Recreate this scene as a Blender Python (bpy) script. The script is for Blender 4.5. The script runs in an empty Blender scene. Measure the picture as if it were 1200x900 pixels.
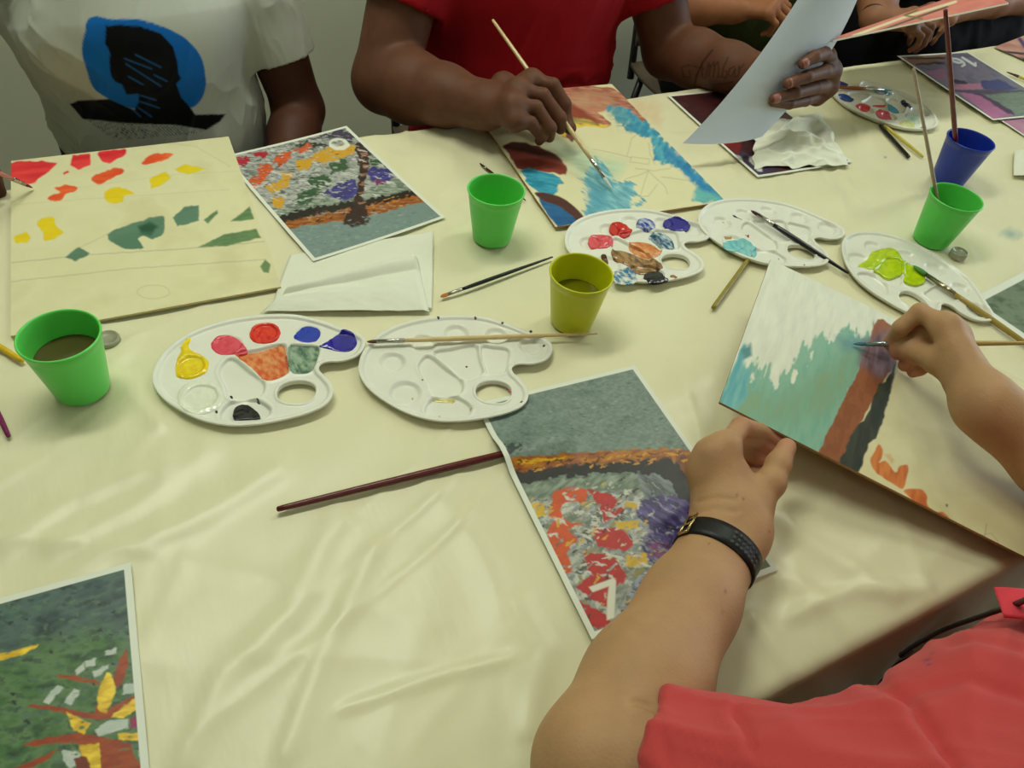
import bpy, math
import numpy as np
from mathutils import Matrix, Vector

# ---------------------------------------------------------------- viewpoint and table frame
# x runs along the long table, y across it, z = 0 is the table top (lifted by TZ in the room)
TZ = 0.74
EXPO = 0.0
CF = np.array([0.3680568784, 0.5822084102, -0.7249603447])
CR = np.array([0.8923464234, -0.4402529074, 0.0994748117])
CU = np.array([0.2612508276, 0.6835281594, 0.6815697033])
CH = 0.6406326798
FP = 877.952212

def at(x, y, z=0.0):
    d = CF + CR*(x-600)/FP - CU*(y-450)/FP
    return np.array([0, 0, CH]) + d*((z-CH)/d[2])
def aty(x, y, Y):
    d = CF + CR*(x-600)/FP - CU*(y-450)/FP
    return np.array([0, 0, CH]) + d*(Y/d[1])
def topx(P):
    d = np.asarray(P, float) - np.array([0, 0, CH])
    z = d @ CF
    return 600 + FP*(d @ CR)/z, 450 - FP*(d @ CU)/z
def zz(ox, oy, s, pts):
    return [(ox + x/s, oy + y/s) for x, y in pts]
V = lambda *a: np.array(a, float)
def unit(v):
    v = np.asarray(v, float); return v/np.linalg.norm(v)

# ---------------------------------------------------------------- numeric noise
def _h(ix, iy, iz, seed):
    n = (ix*374761393 + iy*668265263 + iz*2147483647 + seed*974634777) & 0xffffffff
    n = ((n ^ (n >> 13))*1274126177) & 0xffffffff
    n = n ^ (n >> 16)
    return (n & 0xffff)/65535.0
def vnoise(x, y, z=None, seed=0):
    x = np.asarray(x, float); y = np.asarray(y, float)
    z = np.zeros_like(x) if z is None else np.asarray(z, float)
    fx, fy, fz = np.floor(x), np.floor(y), np.floor(z)
    ix, iy, iz = fx.astype(np.int64), fy.astype(np.int64), fz.astype(np.int64)
    u, v, w = x-fx, y-fy, z-fz
    u = u*u*(3-2*u); v = v*v*(3-2*v); w = w*w*(3-2*w)
    r = 0
    for dx in (0, 1):
        for dy in (0, 1):
            for dz in (0, 1):
                k = (u if dx else 1-u)*(v if dy else 1-v)*(w if dz else 1-w)
                r = r + k*_h(ix+dx, iy+dy, iz+dz, seed)
    return r*2-1
def fbm(x, y, z=None, seed=0, o=3):
    r = 0; a = 1; t = 0
    for i in range(o):
        f = 2**i
        r = r + a*vnoise(x*f, y*f, None if z is None else z*f, seed+i*7)
        t += a; a *= .5
    return r/t

def smooth_poly(p, n=6):
    p = np.array(p, float); m = len(p); out = []
    for i in range(m):
        a, b, c, d = p[i-1], p[i], p[(i+1) % m], p[(i+2) % m]
        for t in np.linspace(0, 1, n, endpoint=False):
            out.append(.5*((2*b)+(-a+c)*t+(2*a-5*b+4*c-d)*t*t+(-a+3*b-3*c+d)*t**3))
    return np.array(out)
def lin(c):
    c = np.asarray(c, float)/255.0
    return np.where(c <= .04045, c/12.92, ((c+.055)/1.055)**2.4)

# ---------------------------------------------------------------- objects
COL = bpy.context.scene.collection
def setp(o, label=None, cat=None, group=None, kind=None):
    if label: o['label'] = label
    if cat: o['category'] = cat
    if group: o['group'] = group
    if kind: o['kind'] = kind
    return o
def empty(name, loc, label=None, cat=None, group=None):
    o = bpy.data.objects.new(name, None); COL.objects.link(o)
    o.empty_display_size = .02
    o.location = (loc[0], loc[1], loc[2]+TZ)
    return setp(o, label, cat, group)
def absloc(o):
    v = np.zeros(3)
    while o is not None:
        v += np.array(o.location); o = o.parent
    return v
def mesh(name, verts, faces, mat, parent=None, cols=None, smooth=True, label=None, cat=None, group=None, kind=None, loc=None, mats=None, fmat=None):
    """verts in table coordinates; the object's origin is loc or its parent's origin"""
    verts = np.asarray(verts, float).reshape(-1, 3).copy(); verts[:, 2] += TZ
    if parent is not None: org = absloc(parent)
    elif loc is not None: org = np.array([loc[0], loc[1], loc[2]+TZ])
    else:
        org = np.array([(verts[:, 0].min()+verts[:, 0].max())/2, (verts[:, 1].min()+verts[:, 1].max())/2, verts[:, 2].min()])
    me = bpy.data.meshes.new(name)
    if isinstance(faces, np.ndarray) and faces.ndim == 2:
        n = len(faces); k = faces.shape[1]
        me.vertices.add(len(verts)); me.vertices.foreach_set('co', (verts-org).ravel())
        me.loops.add(n*k); me.loops.foreach_set('vertex_index', faces.ravel().astype(np.int32))
        me.polygons.add(n); me.polygons.foreach_set('loop_start', np.arange(0, n*k, k, dtype=np.int32))
        me.polygons.foreach_set('loop_total', np.full(n, k, dtype=np.int32))
        me.update(calc_edges=True)
    else:
        me.from_pydata([tuple(v) for v in (verts-org)], [], [tuple(int(i) for i in f) for f in faces])
    me.polygons.foreach_set('use_smooth', np.full(len(me.polygons), smooth))
    if cols is not None:
        a = me.color_attributes.new('Col', 'FLOAT_COLOR', 'POINT')
        c = np.ones((len(verts), 4)); c[:, :3] = cols
        a.data.foreach_set('color', c.ravel())
    for m in (mats or [mat]): me.materials.append(m)
    if fmat is not None: me.polygons.foreach_set('material_index', np.asarray(fmat, np.int32))
    me.update()
    o = bpy.data.objects.new(name, me); COL.objects.link(o)
    if parent is not None: o.parent = parent
    else: o.location = org
    return setp(o, label, cat, group, kind)

# ---------------------------------------------------------------- materials
MATS = {}
def mat(name, col=(200, 200, 200), rough=.5, spec=.5, metal=0, bump=0, bscale=200, bstretch=(1, 1, 1), attr=False, var=0, vscale=30,
        trans=0, ior=1.45, sss=0, coat=0, emit=None, sheen=0, bdist=.001):
    if name in MATS: return MATS[name]
    m = bpy.data.materials.new(name); m.use_nodes = True
    nt = m.node_tree; N = nt.nodes; L = nt.links
    b = N['Principled BSDF']
    c = tuple(lin(col))+(1,)
    b.inputs['Base Color'].default_value = c
    b.inputs['Roughness'].default_value = rough
    b.inputs['Specular IOR Level'].default_value = spec
    b.inputs['Metallic'].default_value = metal
    b.inputs['IOR'].default_value = ior
    b.inputs['Transmission Weight'].default_value = trans
    b.inputs['Coat Weight'].default_value = coat
    b.inputs['Sheen Weight'].default_value = sheen
    if sss:
        b.inputs['Subsurface Weight'].default_value = sss
        b.inputs['Subsurface Radius'].default_value = (.012, .004, .002)
    if emit: 
        b.inputs['Emission Color'].default_value = tuple(lin(emit[0]))+(1,)
        b.inputs['Emission Strength'].default_value = emit[1]
    tc = N.new('ShaderNodeTexCoord')
    src = None
    if attr:
        a = N.new('ShaderNodeAttribute'); a.attribute_name = 'Col'; src = a.outputs['Color']
    mp = N.new('ShaderNodeMapping'); mp.inputs['Scale'].default_value = bstretch
    L.new(tc.outputs['Object'], mp.inputs['Vector'])
    if var:
        nz = N.new('ShaderNodeTexNoise'); nz.inputs['Scale'].default_value = vscale; nz.inputs['Detail'].default_value = 4
        L.new(mp.outputs[0], nz.inputs['Vector'])
        mr = N.new('ShaderNodeMapRange'); mr.inputs[1].default_value = .3; mr.inputs[2].default_value = .7
        mr.inputs[3].default_value = 1-var; mr.inputs[4].default_value = 1+var
        L.new(nz.outputs[0], mr.inputs[0])
        mx = N.new('ShaderNodeVectorMath'); mx.operation = 'SCALE'
        if src: L.new(src, mx.inputs[0])
        else: mx.inputs[0].default_value = c[:3]
        L.new(mr.outputs[0], mx.inputs['Scale']); src = mx.outputs[0]
    if src: L.new(src, b.inputs['Base Color'])
    if bump:
        nz = N.new('ShaderNodeTexNoise'); nz.inputs['Scale'].default_value = bscale; nz.inputs['Detail'].default_value = 3
        L.new(mp.outputs[0], nz.inputs['Vector'])
        bp = N.new('ShaderNodeBump'); bp.inputs['Strength'].default_value = bump; bp.inputs['Distance'].default_value = bdist
        L.new(nz.outputs[0], bp.inputs['Height']); L.new(bp.outputs[0], b.inputs['Normal'])
    MATS[name] = m
    return m

# ---------------------------------------------------------------- solid modelling by distance fields
def RC(a, b, ra, rb, n=None, s=1.0): return ('RC', np.asarray(a, float), np.asarray(b, float), ra, rb, None if n is None else unit(n), s)
def UN(k, *ch):
    l = []
    for c in ch:
        l += c if isinstance(c, list) else [c]
    return ('U', k, l)
def SUB(k, a, b): return ('S', k, a, b)
def CUT(a, p, n): return ('C', a, np.asarray(p, float), unit(n))
def _rc(nd, P):
    _, a, b, ra, rb, n, s = nd
    ba = b-a; q = P-a
    if n is not None: q = q + (s-1)*(q @ n)[:, None]*n; ba = ba + (s-1)*(ba @ n)*n
    L2 = max(ba @ ba, 1e-12)
    t = np.clip((q @ ba)/L2, 0, 1)
    d = np.linalg.norm(q - t[:, None]*ba, axis=1) - (ra + (rb-ra)*t)
    return d/max(s, 1.0) if s > 1 else d
_BS = {}
def bsphere(nd):
    k = id(nd)
    if k not in _BS:
        lo, hi = bounds(nd); _BS[k] = ((lo+hi)/2, float(np.linalg.norm(hi-lo))/2, nd)
    return _BS[k]
def ev(nd, P, c=None, r=0.0):
    t = nd[0]
    if c is not None:
        bc, br, _ = bsphere(nd); q = c[0]-bc
        if math.sqrt(q[0]*q[0]+q[1]*q[1]+q[2]*q[2]) > br+r+.055: return None
    if t == 'RC':
        return _rc(nd, P)
    if t == 'U':
        d = None; k = nd[1]
        for ch in nd[2]:
            e = ev(ch, P, c, r)
            if e is None: continue
            if d is None: d = e; continue
            if k > 0:
                h = np.clip(.5+.5*(d-e)/k, 0, 1); d = d*(1-h)+e*h - k*h*(1-h)
            else: d = np.minimum(d, e)
        return d
    if t == 'S':
        d = ev(nd[2], P, c, r)
        if d is None: return None
        e = ev(nd[3], P, c, r)
        if e is None: return d
        k = nd[1]; h = np.clip(.5-.5*(d+e)/k, 0, 1)
        return d*(1-h)-e*h + k*h*(1-h)
    if t == 'C':
        d = ev(nd[1], P, c, r)
        if d is None: return None
        return np.maximum(d, (P-nd[2]) @ nd[3])
def bounds(nd):
    if nd[0] == 'RC':
        e = max(nd[3], nd[4])/min(nd[6], 1.0)
        return np.minimum(nd[1], nd[2])-e, np.maximum(nd[1], nd[2])+e
    if nd[0] == 'U':
        l = [bounds(x) for x in nd[2]]
        return np.min([x[0] for x in l], 0), np.max([x[1] for x in l], 0)
    if nd[0] == 'S': return bounds(nd[2])
    if nd[0] == 'C': return bounds(nd[1])
def axis(lo, hi, coarse, fine):
    pts = [lo]; x = lo
    while x < hi:
        st = coarse
        for a, b, s in fine:
            d = max(a-x, x-b, 0)
            st = min(st, s + .25*d)
        x += st; pts.append(x)
    return np.array(pts)
def solid(tree, coarse, fine=()):
    """surface nets over a graded grid; fine = list of (lo xyz, hi xyz, step)"""
    lo, hi = bounds(tree); lo = lo-.012; hi = hi+.012
    ax = [axis(lo[i], hi[i], coarse, [(f[0][i], f[1][i], f[2]) for f in fine]) for i in range(3)]
    n = [len(a) for a in ax]
    D = np.full(n, .05, np.float32)
    B = 10
    st = [list(range(0, m, B)) for m in n]
    cc = [np.array([(a[i]+a[min(i+B, len(a))-1])/2 for i in q]) for a, q in zip(ax, st)]
    hh = [np.array([(a[min(i+B, len(a))-1]-a[i])/2 for i in q]) for a, q in zip(ax, st)]
    G = np.stack(np.meshgrid(*cc, indexing='ij'), -1).reshape(-1, 3); HG = np.stack(np.meshgrid(*hh, indexing='ij'), -1).reshape(-1, 3)
    IG = np.stack(np.meshgrid(*[np.arange(len(q)) for q in st], indexing='ij'), -1).reshape(-1, 3)
    d0 = ev(tree, G); rr = np.linalg.norm(HG, axis=1)
    for q in np.nonzero(d0 <= rr*1.5+.03)[0]:
        i0, j0, k0 = [st[a][IG[q, a]] for a in range(3)]; r = rr[q]
        if d0[q] < -(r*2.2+.03): D[i0:i0+B, j0:j0+B, k0:k0+B] = -.05; continue
        g = np.stack(np.meshgrid(ax[0][i0:i0+B], ax[1][j0:j0+B], ax[2][k0:k0+B], indexing='ij'), -1)
        d = ev(tree, g.reshape(-1, 3), G[q][None], r)
        if d is None: continue
        D[i0:i0+B, j0:j0+B, k0:k0+B] = d.reshape(g.shape[:3])
    return nets(ax, D)
def nets(ax, D):
    n = [len(x) for x in ax]
    ins = D < 0
    s = ins[:-1, :-1, :-1].astype(np.int8)*0
    for dx in (0, 1):
        for dy in (0, 1):
            for dz in (0, 1):
                s += ins[dx:n[0]-1+dx, dy:n[1]-1+dy, dz:n[2]-1+dz]
    act = (s > 0) & (s < 8)
    I, J, K = np.nonzero(act)
    idx = np.full(act.shape, -1, np.int32); idx[I, J, K] = np.arange(len(I))
    acc = np.zeros((len(I), 3)); cnt = np.zeros(len(I))
    cor = {}
    for dx in (0, 1):
        for dy in (0, 1):
            for dz in (0, 1):
                cor[dx, dy, dz] = (D[I+dx, J+dy, K+dz].astype(float), np.stack([ax[0][I+dx], ax[1][J+dy], ax[2][K+dz]], 1))
    ks = list(cor)
    for a in range(8):
        for b in range(a+1, 8):
            if sum(abs(ks[a][i]-ks[b][i]) for i in range(3)) != 1: continue
            da, pa = cor[ks[a]]; db, pb = cor[ks[b]]
            m = (da < 0) != (db < 0)
            t = np.where(m, da/np.where(m, da-db, 1), 0)
            acc += np.where(m[:, None], pa + t[:, None]*(pb-pa), 0); cnt += m
    Vv = acc/cnt[:, None]
    F = []
    for axn in range(3):
        sl = [slice(1, n[i]-1) for i in range(3)]; sl[axn] = slice(0, n[axn]-1)
        sh = [slice(1, n[i]-1) for i in range(3)]; sh[axn] = slice(1, n[axn])
        a = ins[tuple(sl)]; b = ins[tuple(sh)]
        e = np.nonzero(a != b)
        base = [e[i] + (0 if i == axn else 1) for i in range(3)]
        u, w = [(1, 2), (2, 0), (0, 1)][axn]
        q = []
        for du, dw in ((-1, -1), (0, -1), (0, 0), (-1, 0)):
            p = [x.copy() for x in base]; p[u] = p[u]+du; p[w] = p[w]+dw
            q.append(idx[p[0], p[1], p[2]])
        q = np.stack(q, 1)
        flip = ~a[e]
        q[flip] = q[flip][:, ::-1]
        F.append(q)
    F = np.concatenate(F); F = F[(F >= 0).all(1)]
    return Vv, F
def vnormals(Vv, F):
    a = Vv[F[:, 2]]-Vv[F[:, 0]]; b = Vv[F[:, 3]]-Vv[F[:, 1]]
    nf = np.cross(a, b); N = np.zeros_like(Vv)
    for k in range(4): np.add.at(N, F[:, k], nf)
    return N/np.maximum(np.linalg.norm(N, axis=1), 1e-12)[:, None]
def box_about(pts, m):
    p = np.array(pts); return p.min(0)-m, p.max(0)+m

# ---------------------------------------------------------------- flat artwork drawn on dense sheets
class Sheet:
    """a sheet of paper or board: nu x nv grid of points pos(u, v) with a colour each"""
    def __init__(s, pos, w, l, step, thick):
        s.nu = int(round(w/step))+1; s.nv = int(round(l/step))+1
        s.u, s.v = np.meshgrid(np.linspace(0, w, s.nu), np.linspace(0, l, s.nv), indexing='ij')
        s.u = s.u.ravel(); s.v = s.v.ravel(); s.w = w; s.l = l
        s.P = pos(s.u, s.v); s.th = thick
        s.X, s.Y = topx(s.P)
        s.C = np.zeros((len(s.u), 3))
    def fill(s, c): s.C[:] = lin(c)
    def mottle(s, cols, sc, seed, ang=0, st=1, amount=1, mask=None, contrast=1.6):
        """mix of colours by streaky noise (cols: list)"""
        ca, sa = math.cos(ang), math.sin(ang)
        a = (s.u*ca+s.v*sa)/sc/st; b = (-s.u*sa+s.v*ca)/sc
        t = np.clip(.5+contrast*.5*fbm(a, b, None, seed, 4), 0, .9999)*(len(cols)-1)
        i = t.astype(int); f = (t-i)[:, None]
        L = lin(np.array(cols)); c = L[i]*(1-f)+L[np.minimum(i+1, len(cols)-1)]*f
        m = (amount if mask is None else mask*amount)
        m = np.asarray(m)*np.ones(len(s.u))
        s.C = s.C*(1-m[:, None])+c*m[:, None]
    def sd(s, poly, warp=0, wsc=6, seed=1):
        X, Y = s.X, s.Y
        if warp:
            X = X + warp*fbm(s.X/wsc, s.Y/wsc, None, seed, 2); Y = Y + warp*fbm(s.X/wsc+31, s.Y/wsc, None, seed+3, 2)
        p = np.array(poly, float); d = np.full(len(X), 1e9); ins = np.zeros(len(X), bool)
        for i in range(len(p)):
            a = p[i]; b = p[(i+1) % len(p)]; e = b-a
            t = np.clip(((X-a[0])*e[0]+(Y-a[1])*e[1])/max(e @ e, 1e-9), 0, 1)
            d = np.minimum(d, (X-a[0]-t*e[0])**2+(Y-a[1]-t*e[1])**2)
            c = ((a[1] > Y) != (b[1] > Y))
            xi = a[0]+(Y-a[1])*(e[0])/(e[1] if abs(e[1]) > 1e-9 else 1e-9)
            ins ^= c & (X < xi)
        d = np.sqrt(d); return np.where(ins, -d, d)
    def poly(s, pts, c, warp=1.5, wsc=6, feather=.8, alpha=1, seed=1, tex=0, tsc=.004, ang=0, st=3, holes=0, c2=None, edge=0):
        ca, sa = math.cos(ang), math.sin(ang)
        n = fbm((s.u*ca+s.v*sa)/tsc/st, (-s.u*sa+s.v*ca)/tsc, None, seed+11, 3)
        if warp >= .8 and 6 <= len(pts) < 24: pts = smooth_poly(pts, 3)
        m = np.clip(.5-(s.sd(pts, warp, wsc, seed)+edge*n)/(2*feather), 0, 1)*alpha
        if holes: m = m*np.clip((n+.75-holes)*6, 0, 1)
        col = np.tile(lin(c), (len(s.u), 1))
        if c2 is not None:
            k = np.clip(.5+n*1.3, 0, 1)[:, None]; col = col*(1-k)+lin(c2)*k
        if tex: col = col*np.clip(1+tex*n, 0, 3)[:, None]
        s.C = s.C*(1-m[:, None])+col*m[:, None]
    def stroke(s, pts, w, c, alpha=1, feather=.7, warp=0):
        p = np.array(pts, float); d = np.full(len(s.X), 1e9)
        X = s.X; Y = s.Y
        if warp: X = X+warp*fbm(s.X/9, s.Y/9, None, 5, 2); Y = Y+warp*fbm(s.X/9, s.Y/9+40, None, 6, 2)
        for i in range(len(p)-1):
            a = p[i]; e = p[i+1]-a
            t = np.clip(((X-a[0])*e[0]+(Y-a[1])*e[1])/max(e @ e, 1e-9), 0, 1)
            d = np.minimum(d, np.hypot(X-a[0]-t*e[0], Y-a[1]-t*e[1]))
        m = np.clip(.5-(d-w/2)/(2*feather), 0, 1)*alpha
        s.C = s.C*(1-m[:, None])+lin(c)*m[:, None]
    def dabs(s, n, area, cols, size, ang=0, seed=1, alpha=.85, asp=2.2):
        """scatter n short brush marks over the area"""
        R = np.random.RandomState(seed); ok = np.nonzero(s.sd(area) < 0)[0]
        if not len(ok): return
        for k in range(n):
            i = ok[R.randint(len(ok))]; x, y = s.u[i], s.v[i]; h = size*R.uniform(.5, 1.3); w = h*asp*R.uniform(.7, 1.4); a = ang+R.normal(0, .35)
            j = np.nonzero((np.abs(s.u-x) < w*1.3) & (np.abs(s.v-y) < w*1.3))[0]
            du, dv = s.u[j]-x, s.v[j]-y; p = (du*math.cos(a)+dv*math.sin(a))/w; q = (-du*math.sin(a)+dv*math.cos(a))/h
            m = np.clip((1-np.hypot(p, q)+.55*vnoise(s.u[j]/.0018+k, s.v[j]/.0018, None, seed))*3, 0, 1)*alpha
            s.C[j] = s.C[j]*(1-m[:, None])+lin(cols[R.randint(len(cols))])*m[:, None]
    def border(s, b, c):
        m = (np.minimum(np.minimum(s.u, s.w-s.u), np.minimum(s.v, s.l-s.v)) < b)
        s.C[m] = lin(c)
    def build(s, name, m, back=(225, 225, 215), edge=None, flip=False, **kw):
        n = len(s.u); nu, nv = s.nu, s.nv
        i, j = np.meshgrid(np.arange(nu-1), np.arange(nv-1), indexing='ij'); i = i.ravel(); j = j.ravel()
        a = i*nv+j
        top = np.stack([a, a+1, a+nv+1, a+nv], 1)
        if flip: top = top[:, ::-1]
        g = s.P.reshape(nu, nv, 3)
        du = np.gradient(g, axis=0); dv = np.gradient(g, axis=1)
        N = np.cross(dv, du)*(-1 if flip else 1); N /= np.linalg.norm(N, axis=2)[..., None]
        N = N.reshape(-1, 3)
        P2 = s.P - N*s.th
        bot = top[:, ::-1]+n
        ring = np.concatenate([np.arange(nu)*nv, (nu-1)*nv+np.arange(1, nv), (np.arange(nu-2, -1, -1))*nv+nv-1, np.arange(nv-2, 0, -1)])
        r2 = np.roll(ring, -1)
        # side strips use their own vertices so that the rim keeps its own colour
        m0 = 2*n; k = len(ring)
        side = np.stack([m0+np.arange(k), m0+k+np.arange(k), m0+k+(np.arange(k)+1) % k, m0+(np.arange(k)+1) % k], 1)
        VV = np.concatenate([s.P, P2, s.P[ring], P2[ring]])
        ec = lin(edge if edge is not None else back)
        CC = np.concatenate([s.C, np.tile(lin(back), (n, 1)), np.tile(ec, (2*k, 1))])
        return mesh(name, VV, np.concatenate([top, bot, side]), m, cols=CC, **kw)
def rectpos(o, ang, flipv=True, z=0.0, bump=None):
    """origin o, u along ang, v to its right (towards the near side of the table)"""
    c, s_ = math.cos(ang), math.sin(ang)
    def f(u, v):
        zz_ = np.full_like(u, z) if bump is None else z+bump(u, v)
        return np.stack([o[0]+u*c+v*s_, o[1]+u*s_-v*c, zz_], 1)
    return f

# ================================================================ the room
M_wall = mat('wall_paint', (212, 214, 190), .85, .2, bump=.15, bscale=60, var=.03, vscale=3)
M_ceil = mat('ceiling_paint', (226, 226, 216), .9, .2)
M_floor = mat('floor_vinyl', (118, 112, 98), .45, .4, var=.12, vscale=14)
def slab(name, lo, hi, m, kind=None, parent=None, **kw):
    x0, y0, z0 = lo; x1, y1, z1 = hi
    v = [(x, y, z) for x in (x0, x1) for y in (y0, y1) for z in (z0, z1)]
    f = [(0, 1, 3, 2), (4, 6, 7, 5), (0, 4, 5, 1), (2, 3, 7, 6), (0, 2, 6, 4), (1, 5, 7, 3)]
    return mesh(name, v, f, m, smooth=False, kind=kind, parent=parent, **kw)
X0, X1, Y0, Y1, ZC = -2.6, 5.2, -3.4, 2.0, 1.96
slab('floor', (X0-.1, Y0-.1, -TZ-.1), (X1+.1, Y1+.1, -TZ), M_floor, 'structure')
slab('ceiling', (X0-.1, Y0-.1, ZC), (X1+.1, Y1+.1, ZC+.1), M_ceil, 'structure')
slab('wall_back', (X0-.1, Y1, -TZ), (X1+.1, Y1+.1, ZC), M_wall, 'structure')
slab('wall_left', (X0-.1, Y0, -TZ), (X0, Y1, ZC), M_wall, 'structure')
slab('wall_front', (X0-.1, Y0-.1, -TZ), (X1+.1, Y0, ZC), M_wall, 'structure')
# right wall with a wide window
wy0, wy1, wz0, wz1 = -1.6, 1.5, .2, 1.55
wr = [(Y0, wy0, -TZ, ZC), (wy1, Y1, -TZ, ZC), (wy0, wy1, -TZ, wz0), (wy0, wy1, wz1, ZC)]
vv = []; ff = []
for a, b, c, d in wr:
    k = len(vv)
    vv += [(x, y, z) for x in (X1, X1+.1) for y in (a, b) for z in (c, d)]
    ff += [tuple(k+i for i in t) for t in [(0, 1, 3, 2), (4, 6, 7, 5), (0, 4, 5, 1), (2, 3, 7, 6), (0, 2, 6, 4), (1, 5, 7, 3)]]
mesh('wall_right', vv, ff, M_wall, smooth=False, kind='structure')
M_frame = mat('window_paint', (220, 220, 214), .5)
vv = []; ff = []
def addbox(vv, ff, lo, hi):
    k = len(vv); x0, y0, z0 = lo; x1, y1, z1 = hi
    vv += [(x, y, z) for x in (x0, x1) for y in (y0, y1) for z in (z0, z1)]
    ff += [tuple(k+i for i in t) for t in [(0, 1, 3, 2), (4, 6, 7, 5), (0, 4, 5, 1), (2, 3, 7, 6), (0, 2, 6, 4), (1, 5, 7, 3)]]
for y in np.linspace(wy0, wy1, 4): addbox(vv, ff, (X1+.01, y-.03, wz0), (X1+.07, y+.03, wz1))
for z in (wz0, wz1): addbox(vv, ff, (X1+.012, wy0, z-.03), (X1+.068, wy1, z+.03))
mesh('window_1', vv, ff, M_frame, smooth=False, kind='structure')
# skirting board on the back wall
slab('baseboard_back', (X0, Y1-.015, -TZ), (X1, Y1, -TZ+.09), M_frame, 'structure')

# ceiling light fittings
M_tube = mat('lit_diffuser', (250, 250, 240), .5, emit=((255, 252, 236), 1.2))
M_fit = mat('fitting_white', (225, 225, 220), .4)
LAMPS = [(.1, 1.25), (1.9, 1.25), (.1, -1.2), (1.9, -1.2)]
LBL = ['ceiling light fitting above the far side of the table, left', 'ceiling light fitting above the far side of the table, right',
       'ceiling light fitting behind the photographer, left', 'ceiling light fitting behind the photographer, right']
for (lx, ly), lb in zip(LAMPS, LBL):
    r = empty('ceiling_light', (lx, ly, ZC), lb, 'light', 'ceiling light fittings')
    slab('housing', (lx-.6, ly-.15, ZC-.05), (lx+.6, ly+.15, ZC-.001), M_fit, parent=r)
    slab('diffuser', (lx-.57, ly-.12, ZC-.062), (lx+.57, ly+.12, ZC-.051), M_tube, parent=r)
def area(name, loc, rot, sx, sy, e, c):
    l = bpy.data.lights.new(name, 'AREA'); l.shape = 'RECTANGLE'; l.size = sx; l.size_y = sy; l.energy = e; l.color = c
    o = bpy.data.objects.new(name, l); COL.objects.link(o); o.location = (loc[0], loc[1], loc[2]+TZ); o.rotation_euler = rot
    return o
LE = [18.5, 13, 4, 4]
for (lx, ly), e in zip(LAMPS, LE):
    area('ceiling_lamp', (lx, ly, ZC-.07), (0, 0, 0), 1.1, .22, e, (.955, 1.0, .845))
area('window_daylight', (X1+.35, (wy0+wy1)/2, (wz0+wz1)/2), (0, math.radians(90), 0), 1.3, 3.0, 62, (.78, .90, 1.0))
w = bpy.data.worlds.new('sky'); bpy.context.scene.world = w; w.use_nodes = True
nt = w.node_tree
sky = nt.nodes.new('ShaderNodeTexSky'); sky.sky_type = 'NISHITA'; sky.sun_disc = False; sky.sun_elevation = math.radians(40)
nt.links.new(sky.outputs[0], nt.nodes['Background'].inputs[0]); nt.nodes['Background'].inputs[1].default_value = .25

# ================================================================ table
TY0, TY1 = .108, 1.10
TX0, TX1 = -1.1, 3.1
M_top = mat('laminate', (190, 175, 150), .5)
M_leg = mat('grey_steel', (120, 122, 124), .35, metal=.8)
tb = empty('table', (1.0, .6, -TZ), 'long table under a cream plastic tablecloth', 'table')
slab('tabletop', (TX0, TY0, -.03), (TX1, TY1, -.006), M_top, parent=tb)
def tube(p0, p1, r0, r1=None, seg=16, caps=True):
    p0 = np.asarray(p0, float); p1 = np.asarray(p1, float); r1 = r0 if r1 is None else r1
    d = unit(p1-p0); a = unit(np.cross(d, (0, 0, 1) if abs(d[2]) < .9 else (1, 0, 0))); b = np.cross(d, a)
    th = np.linspace(0, 2*math.pi, seg, endpoint=False)
    ring = np.cos(th)[:, None]*a+np.sin(th)[:, None]*b
    v = np.concatenate([p0+ring*r0, p1+ring*r1])
    f = [(i, (i+1) % seg, seg+(i+1) % seg, seg+i) for i in range(seg)]
    if caps: f += [tuple(range(seg))[::-1], tuple(range(seg, 2*seg))]
    return v, f
for x in (TX0+.1, 1.0, TX1-.1):
    for y in (TY0+.08, TY1-.08):
        v, f = tube((x, y, -TZ), (x, y, -.031), .02)
        mesh('leg', v, f, M_leg, parent=tb)

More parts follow.
